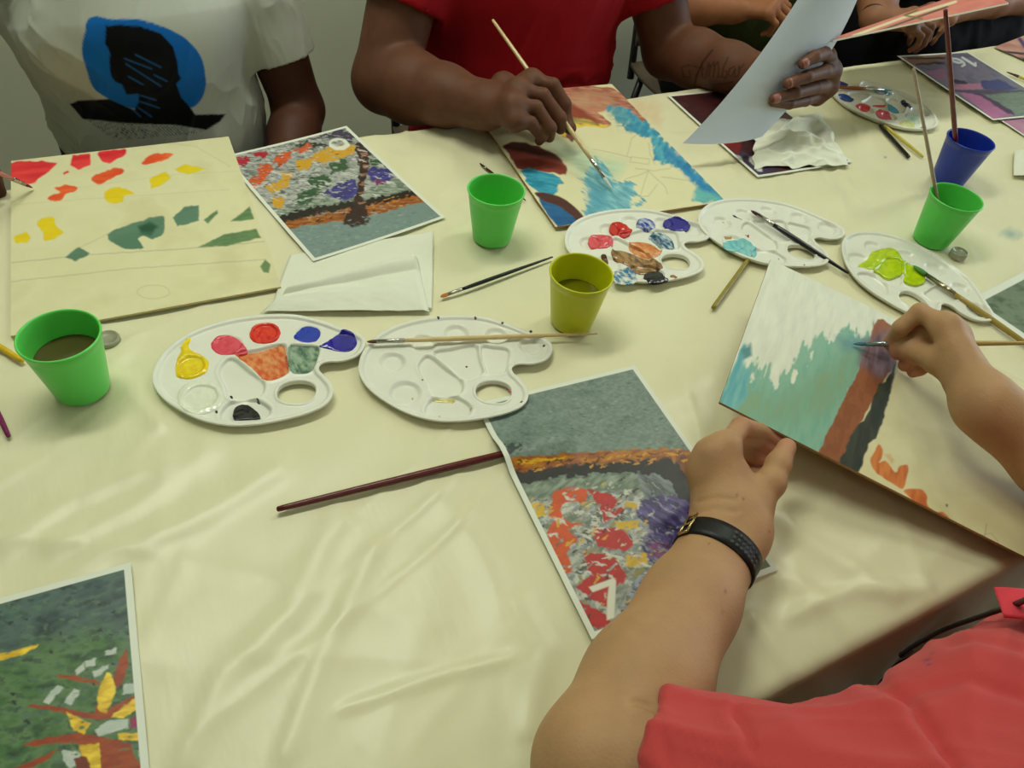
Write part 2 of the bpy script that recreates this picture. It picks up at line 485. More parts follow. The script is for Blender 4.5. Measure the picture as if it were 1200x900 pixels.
# ---- tablecloth: one draped sheet, creased
def crease_height(x, y):
    X, Y = topx(np.stack([x, y, 0*x], 1))
    z = np.zeros_like(x)
    def rid(a, b, sx, sy, seed, p=3):
        n = 1-np.abs(vnoise(a/sx, b/sy, None, seed)); return n**p
    # soft undulation plus sets of creases running in different directions
    def along(ang): c, s = math.cos(ang), math.sin(ang); return x*c+y*s, -x*s+y*c
    wx = x+.03*vnoise(x/.2, y/.2, None, 2); wy = y+.03*vnoise(x/.2, y/.2, None, 3)
    a, b = wx*math.cos(1.15)+wy*math.sin(1.15), -wx*math.sin(1.15)+wy*math.cos(1.15)
    z += .0028*rid(a, b, .30, .035, 21, 3)*np.clip(.5+vnoise(x/.25, y/.25, None, 8)*1.2, 0, 1)
    a, b = wx*math.cos(.45)+wy*math.sin(.45), -wx*math.sin(.45)+wy*math.cos(.45)
    z += .0024*rid(a, b, .34, .04, 22, 3)*np.clip(.5+vnoise(x/.22, y/.22, None, 9)*1.2, 0, 1)
    a, b = wx*math.cos(-.55)+wy*math.sin(-.55), -wx*math.sin(-.55)+wy*math.cos(-.55)
    z += .0022*rid(a, b, .3, .05, 23, 3)*np.clip(.4+vnoise(x/.3, y/.3, None, 10)*1.2, 0, 1)
    z += .0015*fbm(x/.12, y/.12, None, 5, 3)
    z -= .0036
    for pts, w, hh in FOLDS:
        p = np.array(pts, float); d = np.full(len(X), 1e9); 
        for i in range(len(p)-1):
            q = p[i]; e = p[i+1]-q
            t = np.clip(((X-q[0])*e[0]+(Y-q[1])*e[1])/(e @ e), 0, 1)
            tt = (i+t)/(len(p)-1)
            d = np.minimum(d, np.hypot(X-q[0]-t*e[0], Y-q[1]-t*e[1])+np.where((tt <= 0) | (tt >= 1), 3, 0))
        z += hh*np.exp(-(d/w)**2)
    m = np.full(len(X), 1e9)
    S_ = Sheet.__new__(Sheet); S_.X = X; S_.Y = Y
    for q in COVER: m = np.minimum(m, S_.sd(q))
    m = np.clip((m-2)/14, 0, 1)
    return np.where(z > -.0004, -.0004+(z+.0004)*m, z)
COVER = [[(5, 185), (268, 155), (335, 345), (5, 392)], [(261, 184), (406, 149), (521, 256), (370, 312)], [(300, 275), (510, 268), (510, 370), (300, 372)],
 [(557, 473), (743, 433), (915, 670), (702, 770)], [(-40, 710), (153, 658), (178, 900), (-40, 960)], [(570, 110), (717, 97), (848, 236), (653, 268)],
 [(781, 112), (870, 105), (960, 195), (883, 205)], [(1051, 66), (1135, 57), (1260, 120), (1164, 139)], [(1165, 55), (1260, 40), (1260, 90), (1170, 80)], [(1134, 352), (1260, 290), (1300, 420), (1200, 400)],
 [(185, 450), (200, 405), (260, 375), (340, 365), (430, 385), (420, 420), (400, 470), (330, 500), (250, 500), (200, 480)],
 [(420, 440), (440, 395), (540, 368), (650, 400), (625, 490), (560, 500), (470, 490)], [(668, 295), (700, 262), (760, 245), (830, 270), (828, 320), (770, 347), (690, 335)],
 [(820, 270), (840, 240), (900, 235), (980, 260), (990, 310), (920, 322), (850, 310)], [(984, 290), (1015, 268), (1090, 285), (1170, 350), (1150, 385), (1060, 365), (1010, 335)],
 [(962, 100), (1030, 90), (1105, 130), (1090, 156), (1010, 138)], [(60, 420), (100, 410), (135, 450), (130, 485), (80, 482)], [(548, 270), (600, 270), (602, 296), (550, 296)], [(640, 370), (697, 370), (697, 396), (640, 396)], [(1065, 265), (1120, 265), (1120, 295), (1068, 290)], [(1080, 200), (1140, 200), (1140, 225), (1080, 225)],
 [(860, 150), (960, 130), (1000, 195), (880, 205)], [(320, 590), (640, 510), (642, 525), (322, 606)]]
FOLDS = [
 ([(0, 745), (120, 655), (240, 600), (330, 545)], 16, .004), ([(0, 640), (80, 585), (200, 540)], 12, .0028),
 ([(395, 600), (340, 720), (262, 790), (215, 895)], 16, .0028), ([(440, 640), (380, 760), (330, 890)], 11, .0025),
 ([(500, 560), (560, 640), (610, 760), (615, 890)], 18, .0026), ([(250, 520), (160, 590), (60, 640)], 14, .003),
 ([(610, 700), (640, 760), (620, 860)], 12, .003), ([(400, 830), (520, 790), (600, 770)], 7, .002),
 ([(520, 180), (470, 190), (430, 225)], 14, .005), ([(430, 170), (480, 215), (540, 290)], 18, .005),
 ([(620, 380), (700, 440), (780, 470), (830, 440)], 20, .003),
 ([(920, 250), (1010, 225), (1060, 200)], 12, .003), ([(860, 640), (960, 700), (1020, 760)], 12, .004),
 ([(905, 600), (960, 640), (1050, 700)], 12, .004), ([(930, 720), (1000, 690), (1090, 690)], 10, .004), ([(880, 720), (930, 790), (940, 830)], 9, .005),
 ([(520, 350), (560, 420), (600, 500)], 12, .002), ([(940, 200), (1000, 250), (1080, 300)], 10, .003), ([(1000, 190), (1090, 250), (1200, 300)], 10, .003),
 ([(160, 395), (130, 430), (190, 500)], 10, .003), ([(700, 150), (760, 180), (800, 230)], 10, .003),
]
r = .014; HL = .30
nx = 640; xs = np.linspace(TX0-.03, TX1+.03, nx)
sa = np.concatenate([np.linspace(-HL-math.pi/2*r, -math.pi/2*r, 40)[:-1], np.linspace(-math.pi/2*r, 0, 7)[:-1], np.linspace(0, TY1-TY0, 250), TY1-TY0+np.linspace(0, math.pi/2*r, 7)[1:], TY1-TY0+math.pi/2*r+np.linspace(0, HL, 40)[1:]])
gx, gs = np.meshgrid(xs, sa, indexing='ij'); gx = gx.ravel(); gs = gs.ravel()
W_ = TY1-TY0
cy = np.clip(gs, 0, W_)+TY0
top = crease_height(gx, cy)
def side(t):   # t = arc distance past the edge -> outward, down
    a = np.clip(t/r, 0, math.pi/2); dn = np.maximum(t-math.pi/2*r, 0)
    return r*np.sin(a), r*(1-np.cos(a))+dn, dn
o1, d1, h1 = side(np.maximum(-gs, 0)); o2, d2, h2 = side(np.maximum(gs-W_, 0))
hang = h1+h2
wav = (.5+.5*fbm(gx/.07, hang*1.2, None, 31, 2))*np.clip(hang/.15, 0, 1)*.035
py = cy - (o1 + np.where(gs < 0, wav, 0)) + (o2 + np.where(gs > W_, wav, 0))
pz = top*np.where((gs < 0) | (gs > W_), np.clip(1-hang/.05, 0, 1), 1) - d1 - d2
VV = np.stack([gx, py, pz], 1)
i, j = np.meshgrid(np.arange(nx-1), np.arange(len(sa)-1), indexing='ij'); a = (i*len(sa)+j).ravel(); ns = len(sa)
FF = np.stack([a, a+ns, a+ns+1, a+1], 1)
# colour: cream plastic with a few paint smudges that stay where they are
TC = np.tile(lin((226, 222, 186)), (len(VV), 1))
PX, PY = topx(VV)
def smudge(cx, cy_, rx, ry, c, al, seed):
    m = np.clip(1-np.hypot((PX-cx)/rx, (PY-cy_)/ry)+.5*fbm(PX/9, PY/9, None, seed, 2), 0, 1)*al
    TC[:] = TC*(1-m[:, None])+lin(c)*m[:, None]
smudge(752, 128, 26, 16, (225, 175, 130), .5, 3); smudge(768, 138, 14, 12, (215, 150, 100), .4, 4)
smudge(1185, 275, 14, 10, (90, 150, 160), .8, 5); smudge(985, 190, 5, 3, (40, 45, 70), .8, 6); smudge(1037, 184, 3, 2, (40, 45, 70), 1, 7)
smudge(300, 478, 0.1, .1, (0, 0, 0), 0, 1); smudge(107, 477, 4, 2, (220, 120, 120), .7, 9)
M_cloth = mat('plastic_tablecloth', (226, 222, 186), .34, .45, attr=True, bump=.35, bscale=26, bstretch=(1, .35, 1), bdist=.004)
mesh('tablecloth', VV, FF, M_cloth, cols=TC, label='cream plastic tablecloth with long creases spread over the table', cat='tablecloth')

# ================================================================ prints and painting boards
M_paper = mat('printed_paper', attr=True, rough=.38, spec=.4)
M_board = mat('painted_board', attr=True, rough=.55, spec=.35, bump=.25, bscale=500, bdist=.0004)
WHT = (226, 230, 216)
BARE = (221, 216, 172)
A = math.radians
def curl(amp, w, l):
    return lambda u, v: amp*((u/w-.5)**2*4*.5+(v/l-.5)**2*4*.5)

# --- print of a tree in flowers, beside the sketched board
def nearer(o, ang, w, l, step, z=.0012, cu=.002, th=.0003):
    return Sheet(rectpos(o, ang, z=z, bump=curl(cu, w, l)), w, l, step, th)
s = nearer(at(261.5, 184.5, .002), A(10.7), .21, .297, .0010, cu=.003)
Z = lambda p: zz(240, 130, 4, p)
s.mottle([(92, 98, 92), (146, 150, 146), (184, 186, 180), (130, 138, 130), (196, 198, 192)], .008, 3, .6, 1.8, contrast=1.7)
s.mottle([(56, 62, 60), (200, 202, 196)], .0024, 4, .8, 1.6, amount=.28, contrast=2.4)
def P(p, c, **k): s.poly(Z(p), c, **{**dict(warp=3, wsc=4, tex=.45, tsc=.003, ang=.6, st=3, holes=.22), **k})
s.dabs(420, Z([(100, 215), (660, 85), (985, 370), (340, 500)]), [(206, 206, 200), (198, 200, 194), (150, 154, 148), (60, 66, 60), (92, 104, 84), (178, 182, 172), (120, 128, 118)], .0022, .5, 31)
P([(480, 130), (660, 82), (705, 115), (690, 150), (560, 130)], (62, 52, 78))
P([(240, 185), (480, 145), (600, 160), (600, 172), (400, 160)], (50, 55, 48))
for q in ([(110, 222), (205, 210), (210, 240), (185, 265), (140, 245)], [(222, 195), (292, 190), (285, 222), (238, 217)], [(125, 250), (160, 268), (172, 298), (145, 285)]): P(q, (172, 38, 52))
for q in ([(408, 178), (490, 152), (502, 172), (440, 204)], [(355, 198), (415, 178), (400, 218), (350, 262), (318, 235)], [(255, 255), (312, 248), (325, 280), (270, 312), (238, 280)], [(188, 330), (270, 290), (292, 312), (230, 368)]): P(q, (205, 88, 42))
for q in ([(520, 200), (600, 165), (705, 160), (705, 192), (580, 240), (508, 238)], [(425, 240), (505, 218), (505, 268), (438, 285)], [(278, 355), (400, 308), (402, 352), (310, 392)], [(358, 283), (412, 288), (402, 318), (358, 322)], [(318, 403), (378, 403), (362, 455), (322, 452)]): P(q, (222, 178, 40), c2=(196, 140, 30))
for q in ([(575, 250), (660, 226), (674, 272), (598, 298)], [(486, 305), (562, 298), (604, 332), (570, 364), (488, 342)], [(436, 390), (530, 358), (562, 382), (428, 418)], [(428, 425), (502, 408), (512, 442), (436, 458)], [(775, 205), (832, 226), (846, 258), (776, 262)]): P(q, (62, 98, 62), c2=(44, 78, 48))
for q in ([(618, 338), (702, 326), (724, 382), (660, 428), (556, 388)], [(768, 268), (862, 268), (894, 292), (862, 334), (800, 334), (768, 300)]): P(q, (52, 46, 112), c2=(70, 66, 140))
P([(796, 322), (862, 332), (842, 364), (798, 346)], (120, 45, 95))
P([(325, 470), (450, 440), (560, 410), (620, 425), (700, 400), (860, 330), (930, 310), (990, 372), (860, 392), (700, 430), (500, 470), (350, 500)], (112, 128, 112), c2=(150, 160, 145), holes=.1)
P([(335, 500), (470, 458), (640, 428), (800, 405), (985, 370), (1012, 395), (820, 435), (660, 462), (500, 492), (368, 532)], (36, 32, 28), holes=0, tex=.3)
P([(360, 525), (500, 495), (660, 462), (820, 433), (1005, 393), (1034, 428), (860, 470), (640, 518), (395, 558)], (186, 112, 42), c2=(120, 66, 30), ang=.3)
P([(395, 560), (640, 518), (860, 470), (1034, 428), (1125, 500), (860, 620), (540, 700), (500, 690)], (132, 152, 148), c2=(112, 134, 130), holes=0, warp=1.5)
P([(703, 150), (760, 175), (772, 230), (752, 330), (742, 420), (775, 515), (740, 542), (665, 534), (648, 512), (690, 450), (720, 330), (718, 230)], (66, 40, 34), c2=(42, 28, 28), holes=0, warp=3)
for x, y in ((745, 205), (750, 262), (745, 300), (742, 342), (735, 382), (738, 430), (745, 235)):
    P([(x-16, y-3), (x+8, y-10), (x+18, y-2), (x-6, y+10)], (150, 108, 88), holes=.1)
for k in range(26):
    rr = np.random.RandomState(k); x, y = rr.uniform(180, 900), rr.uniform(180, 400)
    P([(x-18, y-6), (x+14, y+2), (x+20, y+9), (x-10, y+2)], (206, 204, 200), holes=.05, warp=2)
s.dabs(260, Z([(100, 215), (660, 85), (985, 370), (340, 500)]), [(204, 204, 198), (186, 188, 182), (52, 50, 48), (150, 150, 140)], .0011, .5, 32, .8, 3)
s.dabs(260, Z([(395, 560), (640, 518), (860, 470), (1034, 428), (1125, 500), (860, 620), (540, 700)]), [(96, 116, 112), (150, 166, 160), (120, 142, 136)], .0014, .1, 33, .6, 2)
s.dabs(70, Z([(345, 505), (1000, 380), (1025, 420), (390, 555)]), [(40, 30, 26), (212, 150, 60), (110, 60, 30), (170, 110, 60)], .0013, -.1, 34, .8, 3)
s.stroke(zz(240, 130, 4, [(625+38*math.cos(t), 152+20*math.sin(t)) for t in np.linspace(0, 6.3, 20)]), 2.8, (222, 224, 212))
s.stroke(Z([(655, 140), (672, 160), (650, 176), (615, 176), (590, 162)]), 4, (226, 228, 214))
s.border(.0055, WHT)
s.build('art_print', M_paper, label='printed card of a tree in red, yellow and green blossom, beside the sketched board', cat='picture')

# --- print with the figure 7 under the forearm
MB0 = at(324, 597, .0042); MBd = unit(at(585, 533, .0042)-MB0); MB1 = MB0+MBd*.30
o = at(557, 473.2, .002); _f = rectpos(o, A(-3.65))
def over_brush(u, v):
    P_ = _f(u, v); t = np.clip((P_-MB0) @ MBd, 0, .30); q = P_-(MB0+t[:, None]*MBd); q = np.hypot(q[:, 0], q[:, 1])
    return .0008+np.maximum(.0078*np.exp(-np.maximum(q-.003, 0)**2/(2*.012**2)), 0)
s = Sheet(rectpos(o, A(-3.65), z=.0015, bump=over_brush), .21, .297, .0009, .0003)
Z = lambda p: zz(550, 420, 2.647, p)
s.fill((120, 138, 128))
s.mottle([(96, 116, 110), (118, 138, 130), (132, 150, 140), (124, 143, 132), (142, 158, 148)], .010, 5, .2, 1.6, contrast=1.4)
s.mottle([(60, 74, 70), (130, 148, 138)], .0022, 6, .2, 1.4, amount=.35, contrast=2.2)
s.poly(Z([(100, 385), (700, 340), (1000, 640), (700, 900), (300, 900)]), (120, 130, 112), warp=2, tex=.2, c2=(80, 92, 80))
m = np.clip(-s.sd(Z([(60, 400), (560, 350), (760, 440), (1010, 700), (700, 1100), (250, 1100)]), 3, 8)/3, 0, 1)
s.mottle([(92, 98, 88), (150, 154, 142), (196, 194, 184), (122, 132, 130), (176, 178, 168), (100, 108, 96)], .0095, 8, -.5, 2.2, mask=m*.85, contrast=1.6)
s.mottle([(70, 76, 70), (206, 206, 196)], .0026, 18, -.5, 2, mask=m*.25, contrast=2.4)
m = np.clip(-s.sd(Z([(540, 600), (800, 560), (950, 700), (700, 1000), (450, 900), (480, 760)]), 3, 8)/3, 0, 1)
s.mottle([(52, 58, 82), (120, 134, 160), (160, 170, 186), (70, 82, 110), (190, 194, 196)], .005, 9, .8, 2.4, mask=m*.8, contrast=2.2)
LOW7 = Z([(150, 420), (500, 365), (560, 400), (760, 480), (1000, 700), (700, 1000), (330, 860)])
s.dabs(420, LOW7, [(204, 204, 194), (190, 192, 182), (64, 70, 66), (104, 116, 96), (150, 158, 150), (120, 134, 140), (208, 206, 192), (150, 140, 80)], .0028, -.4, 41, .85, 2.4)
def P(p, c, **k): s.poly(Z(p), c, **{**dict(warp=3, wsc=5, tex=.22, tsc=.004, ang=-.4, st=3, holes=.12), **k})
P([(150, 395), (480, 358), (560, 370), (540, 400), (300, 420), (180, 440), (150, 420)], (104, 122, 104), c2=(140, 152, 136))
P([(520, 350), (640, 355), (700, 440), (640, 450), (545, 440)], (82, 92, 96), c2=(130, 138, 140), ang=1.2)
P([(118, 314), (200, 300), (300, 294), (420, 288), (520, 281), (660, 280), (700, 300), (700, 320), (640, 318), (560, 316), (420, 325), (270, 338), (140, 358)], (196, 128, 34), c2=(140, 78, 30), holes=0, ang=0)
P([(140, 320), (190, 312), (300, 305), (290, 312), (180, 330)], (226, 172, 36), holes=.1)
P([(138, 360), (270, 336), (420, 324), (560, 315), (640, 318), (690, 380), (760, 470), (770, 540), (700, 480), (640, 420), (610, 370), (480, 352), (300, 368), (160, 390)], (34, 32, 28), holes=0, warp=4, tex=.5)
P([(640, 290), (670, 300), (730, 400), (780, 480), (760, 480), (700, 395), (645, 330)], (150, 86, 36), c2=(110, 60, 30), holes=.15)
for q in ([(262, 418), (362, 403), (356, 442), (290, 450), (296, 500), (362, 516), (262, 524)], [(246, 525), (300, 528), (334, 560), (300, 600), (322, 650), (290, 668), (252, 600)]): P(q, (206, 84, 34))
for q in ([(368, 403), (440, 423), (484, 470), (420, 508), (398, 450)], [(386, 520), (470, 528), (508, 570), (492, 598), (396, 586)], [(358, 595), (450, 618), (492, 680), (460, 702), (366, 662)], [(328, 710), (380, 668), (444, 690), (432, 775), (388, 752)], [(322, 742), (420, 792), (446, 822), (376, 852), (350, 810)]): P(q, (184, 44, 40))
for q in ([(452, 503), (524, 505), (524, 528), (458, 528)], [(482, 613), (548, 603), (558, 637), (488, 648)], [(185, 448), (228, 448), (244, 488), (208, 492)], [(490, 440), (530, 455), (520, 470), (480, 465)]): P(q, (212, 172, 48))
P([(525, 450), (560, 430), (640, 428), (735, 480), (780, 600), (640, 680), (590, 650), (540, 600), (556, 530), (520, 490)], (62, 50, 108), c2=(98, 84, 140), holes=.06, ang=.9, tex=.4)
P([(560, 575), (610, 570), (640, 600), (590, 640), (552, 610)], (132, 76, 122), holes=.25)
P([(150, 300), (170, 260), (100, 270), (90, 295)], (58, 66, 62), holes=.4)
for k in range(22):
    rr = np.random.RandomState(100+k); x, y = rr.uniform(230, 560), rr.uniform(420, 800)
    P([(x-22, y-8), (x+10, y-4), (x+28, y+8), (x, y+3)], (210, 206, 196), holes=.1, warp=3)
s.dabs(200, LOW7, [(206, 204, 192), (196, 196, 184), (44, 46, 44), (212, 170, 50), (130, 144, 160)], .0013, -.4, 42, .85, 3)
s.dabs(150, Z([(530, 440), (640, 430), (780, 600), (640, 690), (545, 600)]), [(40, 34, 78), (110, 98, 150), (150, 150, 176), (70, 56, 110)], .0018, 1.0, 43, .7, 3)
s.dabs(160, Z([(60, 150), (510, 40), (690, 290), (120, 310)]), [(72, 90, 86), (150, 166, 156), (100, 122, 116)], .0012, .1, 44, .6, 2)
s.dabs(60, Z([(118, 312), (680, 280), (700, 320), (140, 360)]), [(90, 50, 24), (226, 160, 50), (40, 34, 28)], .0014, 0, 45, .8, 3)
P([(845, 600), (925, 580), (1000, 700), (860, 760)], (104, 116, 74), holes=0, c2=(86, 100, 60)); P([(850, 600), (895, 600), (905, 690), (850, 730)], (34, 32, 28), holes=.1)
P([(862, 640), (890, 610), (880, 680), (855, 700)], (170, 112, 44), holes=.2)
s.poly(zz(580, 580, 5, [(550, 540), (695, 487), (710, 502), (706, 600), (700, 720), (655, 735), (658, 600), (668, 535), (572, 571)]), (226, 224, 206), warp=0)
s.border(.0055, WHT)
s.build('art_print', M_paper, label='printed card marked with a white 7, lying under the bare forearm', cat='picture')

# --- print at the lower left corner
o = at(153, 658.8, .002); ang = A(-3.6)
o0 = (o[0]-.21*math.cos(ang), o[1]-.21*math.sin(ang))
s = nearer(o0, ang, .21, .297, .0009, cu=.0008)
Z = lambda p: zz(0, 640, 3.4625, p)
s.mottle([(44, 60, 62), (70, 92, 88), (84, 108, 100), (60, 84, 86)], .010, 15, 0, 2, contrast=1.5)
m = np.clip(.5-s.sd([(-300, 900), (-300, 800), (0, 775), (60, 750), (110, 735), (160, 745), (200, 1200), (-300, 1200)], 8, 14)/26, 0, 1)
s.mottle([(42, 70, 46), (74, 112, 64), (96, 128, 84), (66, 98, 62)], .008, 16, .3, 1.6, mask=m, contrast=1.7)
s.dabs(380, Z([(-200, 230), (515, 90), (560, 500), (600, 1000), (-200, 1000)]), [(40, 56, 54), (70, 98, 84), (100, 126, 100), (56, 84, 60), (84, 112, 96)], .0020, .3, 51, .55, 2)
def P(p, c, **k): s.poly(Z(p), c, **{**dict(warp=1.6, wsc=5, tex=.22, tsc=.003, ang=.2, st=3, holes=.05), **k})
for q in ([(225, 520), (300, 525), (410, 550), (395, 562), (240, 535)], [(125, 640), (250, 655), (380, 680), (440, 660), (550, 600), (545, 625), (440, 700), (370, 700), (240, 672), (130, 655)], [(110, 795), (300, 760), (400, 770), (520, 800), (545, 850), (590, 960), (420, 960), (390, 850), (300, 800), (120, 812)], [(500, 440), (520, 420), (512, 520), (480, 570), (455, 560), (470, 500)], [(380, 690), (400, 610), (410, 560), (440, 680)], [(60, 900), (160, 860), (240, 820), (200, 860), (100, 915)]): P(q, (172, 78, 32), c2=(140, 54, 26))
for q in ([(435, 515), (458, 540), (472, 590), (442, 650), (430, 680), (398, 660), (400, 590)], [(268, 670), (372, 720), (340, 760), (300, 750)], [(450, 690), (556, 610), (560, 662), (500, 700)], [(480, 760), (574, 755), (578, 790), (480, 785)], [(318, 810), (402, 800), (414, 930), (360, 930)], [(-30, 440), (60, 425), (150, 398), (138, 418), (60, 450), (-30, 470)]): P(q, (222, 178, 36), c2=(240, 206, 60))
for q in ([(425, 425), (475, 413), (475, 437), (430, 447)], [(345, 470), (390, 450), (386, 482), (350, 492)], [(303, 500), (342, 473), (346, 500), (310, 527)], [(373, 512), (437, 480), (441, 495), (380, 537)], [(173, 630), (235, 563), (257, 575), (200, 642)], [(258, 635), (300, 578), (328, 585), (287, 647)], [(382, 745), (450, 703), (522, 703), (522, 737), (400, 770)], [(500, 560), (548, 555), (548, 592), (498, 602)], [(250, 830), (320, 830), (342, 872), (290, 905), (255, 872)], [(560, 830), (580, 820), (590, 880), (568, 870)]): P(q, (202, 208, 198), tex=.1, c2=(176, 190, 180))
P([(530, 700), (568, 680), (570, 735), (532, 737)], (150, 40, 90)); P([(300, 860), (350, 850), (380, 930), (320, 930)], (120, 50, 30)); 
for k in range(14):
    rr = np.random.RandomState(200+k); x, y = rr.uniform(0, 480), rr.uniform(120, 760)
    P([(x-8, y-5), (x+6, y-4), (x+8, y+8), (x-5, y+6)], (34, 48, 46), holes=.2, warp=4)
s.border(.0055, WHT)
s.build('art_print', M_paper, label='printed card of yellow and orange leaves on green at the lower left corner', cat='picture')

# --- dark maroon print under the red shirted painter's sheet
o = at(781.5, 112.5, .002); e = at(883.5, 204.5, .002)-o; ang = math.atan2(e[1], e[0])+math.pi/2
s = nearer(o, ang, .21, .297, .0016, z=.0015, cu=.002)
s.mottle([(40, 20, 26), (72, 30, 30), (52, 24, 34), (84, 38, 30)], .03, 31, .3, 2)
Z = lambda p: zz(780, 100, 5.217, p)
def P(p, c, **k): s.poly(Z(p), c, **{**dict(warp=2, wsc=5, tex=.3), **k})
P([(380, 420), (480, 400), (700, 520), (540, 560)], (60, 48, 72)); P([(290, 320), (480, 320), (440, 420), (380, 380)], (120, 30, 36))
P([(430, 425), (470, 440), (480, 480), (450, 470)], (196, 192, 196)); P([(510, 430), (550, 425), (600, 520), (560, 520), (515, 470)], (200, 196, 200)); 
s.border(.0055, WHT)
s.build('art_print', M_paper, label='dark maroon printed card lying under the held up white sheet', cat='picture')

# --- prints at the far right
def print16():
    o = at(1051, 66, .003); s = nearer(o, A(-6.7), .21, .297, .0016, z=.0032, cu=.001)
    s.mottle([(92, 88, 112), (118, 112, 132), (104, 104, 124)], .02, 41)
    Z = lambda p: zz(1040, 40, 7.5, p)
    def P(p, c, **k): s.poly(Z(p), c, **{**dict(warp=1.2, wsc=5, tex=.15), **k})
    P([(90, 195), (520, 180), (500, 220), (400, 270), (220, 270)], (140, 112, 90)); P([(170, 205), (520, 205), (500, 222), (180, 222)], (44, 28, 40)); P([(240, 262), (500, 240), (500, 256), (250, 276)], (44, 28, 40))
    P([(330, 330), (500, 300), (520, 400), (450, 400)], (150, 104, 134)); P([(820, 410), (980, 400), (1180, 490), (1000, 500), (820, 480)], (58, 62, 122))
    P([(560, 400), (640, 400), (710, 435), (680, 450), (560, 425)], (52, 36, 60)); P([(540, 450), (820, 430), (840, 480), (600, 490)], (170, 110, 140))
    P([(840, 530), (1000, 500), (1250, 490), (1400, 700), (1100, 710), (1000, 650)], (112, 128, 116), tex=.3)
    P([(620, 505), (850, 545), (1000, 650), (1100, 715), (930, 740)], (172, 102, 148)); P([(640, 500), (850, 535), (1100, 680), (1100, 712), (980, 650), (830, 552)], (70, 40, 84)); P([(580, 490), (1200, 490), (1200, 505), (850, 530), (600, 510)], (76, 60, 92), holes=.1)
    # the figure 16, upside down as the card lies
    c = (206, 208, 212)
    e1 = V(math.cos(A(-6.7)), math.sin(A(-6.7)), 0); e2 = V(math.sin(A(-6.7)), -math.cos(A(-6.7)), 0); ctr = at(1130, 72.5, .0032)
    def G(l, ox): return [topx(ctr-e1*(x+ox)*.001+e2*(y)*.001) for x, y in l]
    s.stroke(G([(-6, 10), (4, 21), (4, -21)], -18), 2.8, c, feather=.5)
    s.stroke(G([(10, 19), (-2, 14), (-9, 4), (-11, -8), (-6, -17), (3, -20), (11, -15), (12, -5), (6, 2), (-3, 2), (-10, -5)], 14), 2.4, c, feather=.5)
    s.border(.005, WHT)
    return s.build('art_print', M_paper, label='mauve and grey printed card numbered 16, lying upside down beyond the blue cup', cat='picture')
print16()
o = at(1168, 137, .002)
s = nearer(o, A(-6.7), .21, .297, .003, z=.0008, cu=0); s.mottle([(160, 112, 150), (190, 136, 160), (120, 90, 130)], .05, 44); s.border(.005, WHT)
s.P[:, 2] += 0
s.build('art_print', M_paper, label='pink printed card tucked under the mauve card at the right edge', cat='picture')
o = at(1165, 55, .002)
s = nearer(o, A(12), .21, .297, .0022, z=.001, cu=.001); s.mottle([(196, 142, 126), (178, 120, 116), (206, 160, 140)], .04, 45)
s.stroke([(1170, 60), (1200, 63), (1240, 66)], 2.6, (44, 30, 48)); s.stroke([(1176, 66), (1200, 69), (1250, 74)], 2.4, (44, 30, 48)); s.stroke([(1195, 46), (1205, 60)], 4, (70, 60, 110))
s.build('art_print', M_paper, label='salmon pink printed card with dark lines at the far right corner', cat='picture')
o = at(1134, 352, .002)
e = at(1200, 318, .002)-o; ang = math.atan2(e[1], e[0])
s = nearer(o, ang, .21, .297, .0018, z=.001, cu=.001); s.mottle([(92, 110, 84), (118, 132, 108), (104, 122, 96), (74, 90, 66)], .012, 47)
s.border(.012, WHT)
s.build('art_print', M_paper, label='grey green printed card at the right edge below the green cup', cat='picture')

# --- the sketched board at the left, 30 x 40 cm
def boardpos(corner_pts, z, w, l):
    # rigid rectangle: origin and direction from the traced corners on the table
    o = at(*corner_pts[0], z); e = at(*corner_pts[1], z)-o; return o, math.atan2(e[1], e[0])
def pencil(s, pts, a=.35, w=.8): s.stroke(pts, w, (120, 118, 100), a, feather=.8, warp=.6)
o, ang = boardpos([(14, 190.5), (268, 160)], .004, .3, .4)
br = at(327.5, 340, .004); tr = at(268, 160, .004); a2 = math.atan2(tr[1]-br[1], tr[0]-br[0])-math.pi/2
ang = (ang*.35+a2*.65); o0 = tr-np.array([math.cos(ang), math.sin(ang), 0])*.302
s = Sheet(rectpos(o0, ang, z=.0042), .302, .385, .0013, .003)
s.mottle([(218, 213, 168), (224, 219, 176), (214, 208, 162)], .05, 51)
Z = lambda p: zz(0, 140, 5, p)
def P(p, c, **k): s.poly(Z(p), c, **{**dict(warp=1.4, wsc=7, tex=.12, tsc=.012), **k})
for q in ([(60, 252), (310, 248), (312, 280), (230, 345), (170, 382), (60, 340)], [(422, 208), (527, 202), (532, 270), (460, 297), (413, 265)], [(578, 187), (730, 176), (735, 210), (690, 225), (642, 257), (600, 238)], [(368, 315), (400, 298), (406, 310), (375, 327)]): P(q, (222, 42, 52), c2=(232, 66, 62))
for q in ([(838, 242), (900, 200), (990, 200), (1014, 213), (940, 247), (845, 264)], [(538, 340), (640, 295), (700, 284), (727, 305), (680, 332), (600, 372), (560, 372)], [(318, 402), (380, 384), (452, 398), (442, 427), (390, 437), (350, 480), (283, 466), (300, 445), (352, 425)]): P(q, (232, 84, 40), c2=(238, 108, 50))
for q in ([(878, 342), (980, 303), (1002, 345), (930, 392), (885, 407)], [(1022, 297), (1090, 262), (1215, 287), (1100, 318)], [(615, 422), (700, 398), (790, 430), (730, 447), (716, 487), (632, 487)], [(218, 602), (310, 566), (327, 625), (374, 665), (300, 702), (258, 707), (252, 660)], [(78, 692), (150, 653), (182, 690), (160, 722), (85, 727)]): P(q, (236, 212, 30), c2=(226, 196, 20))
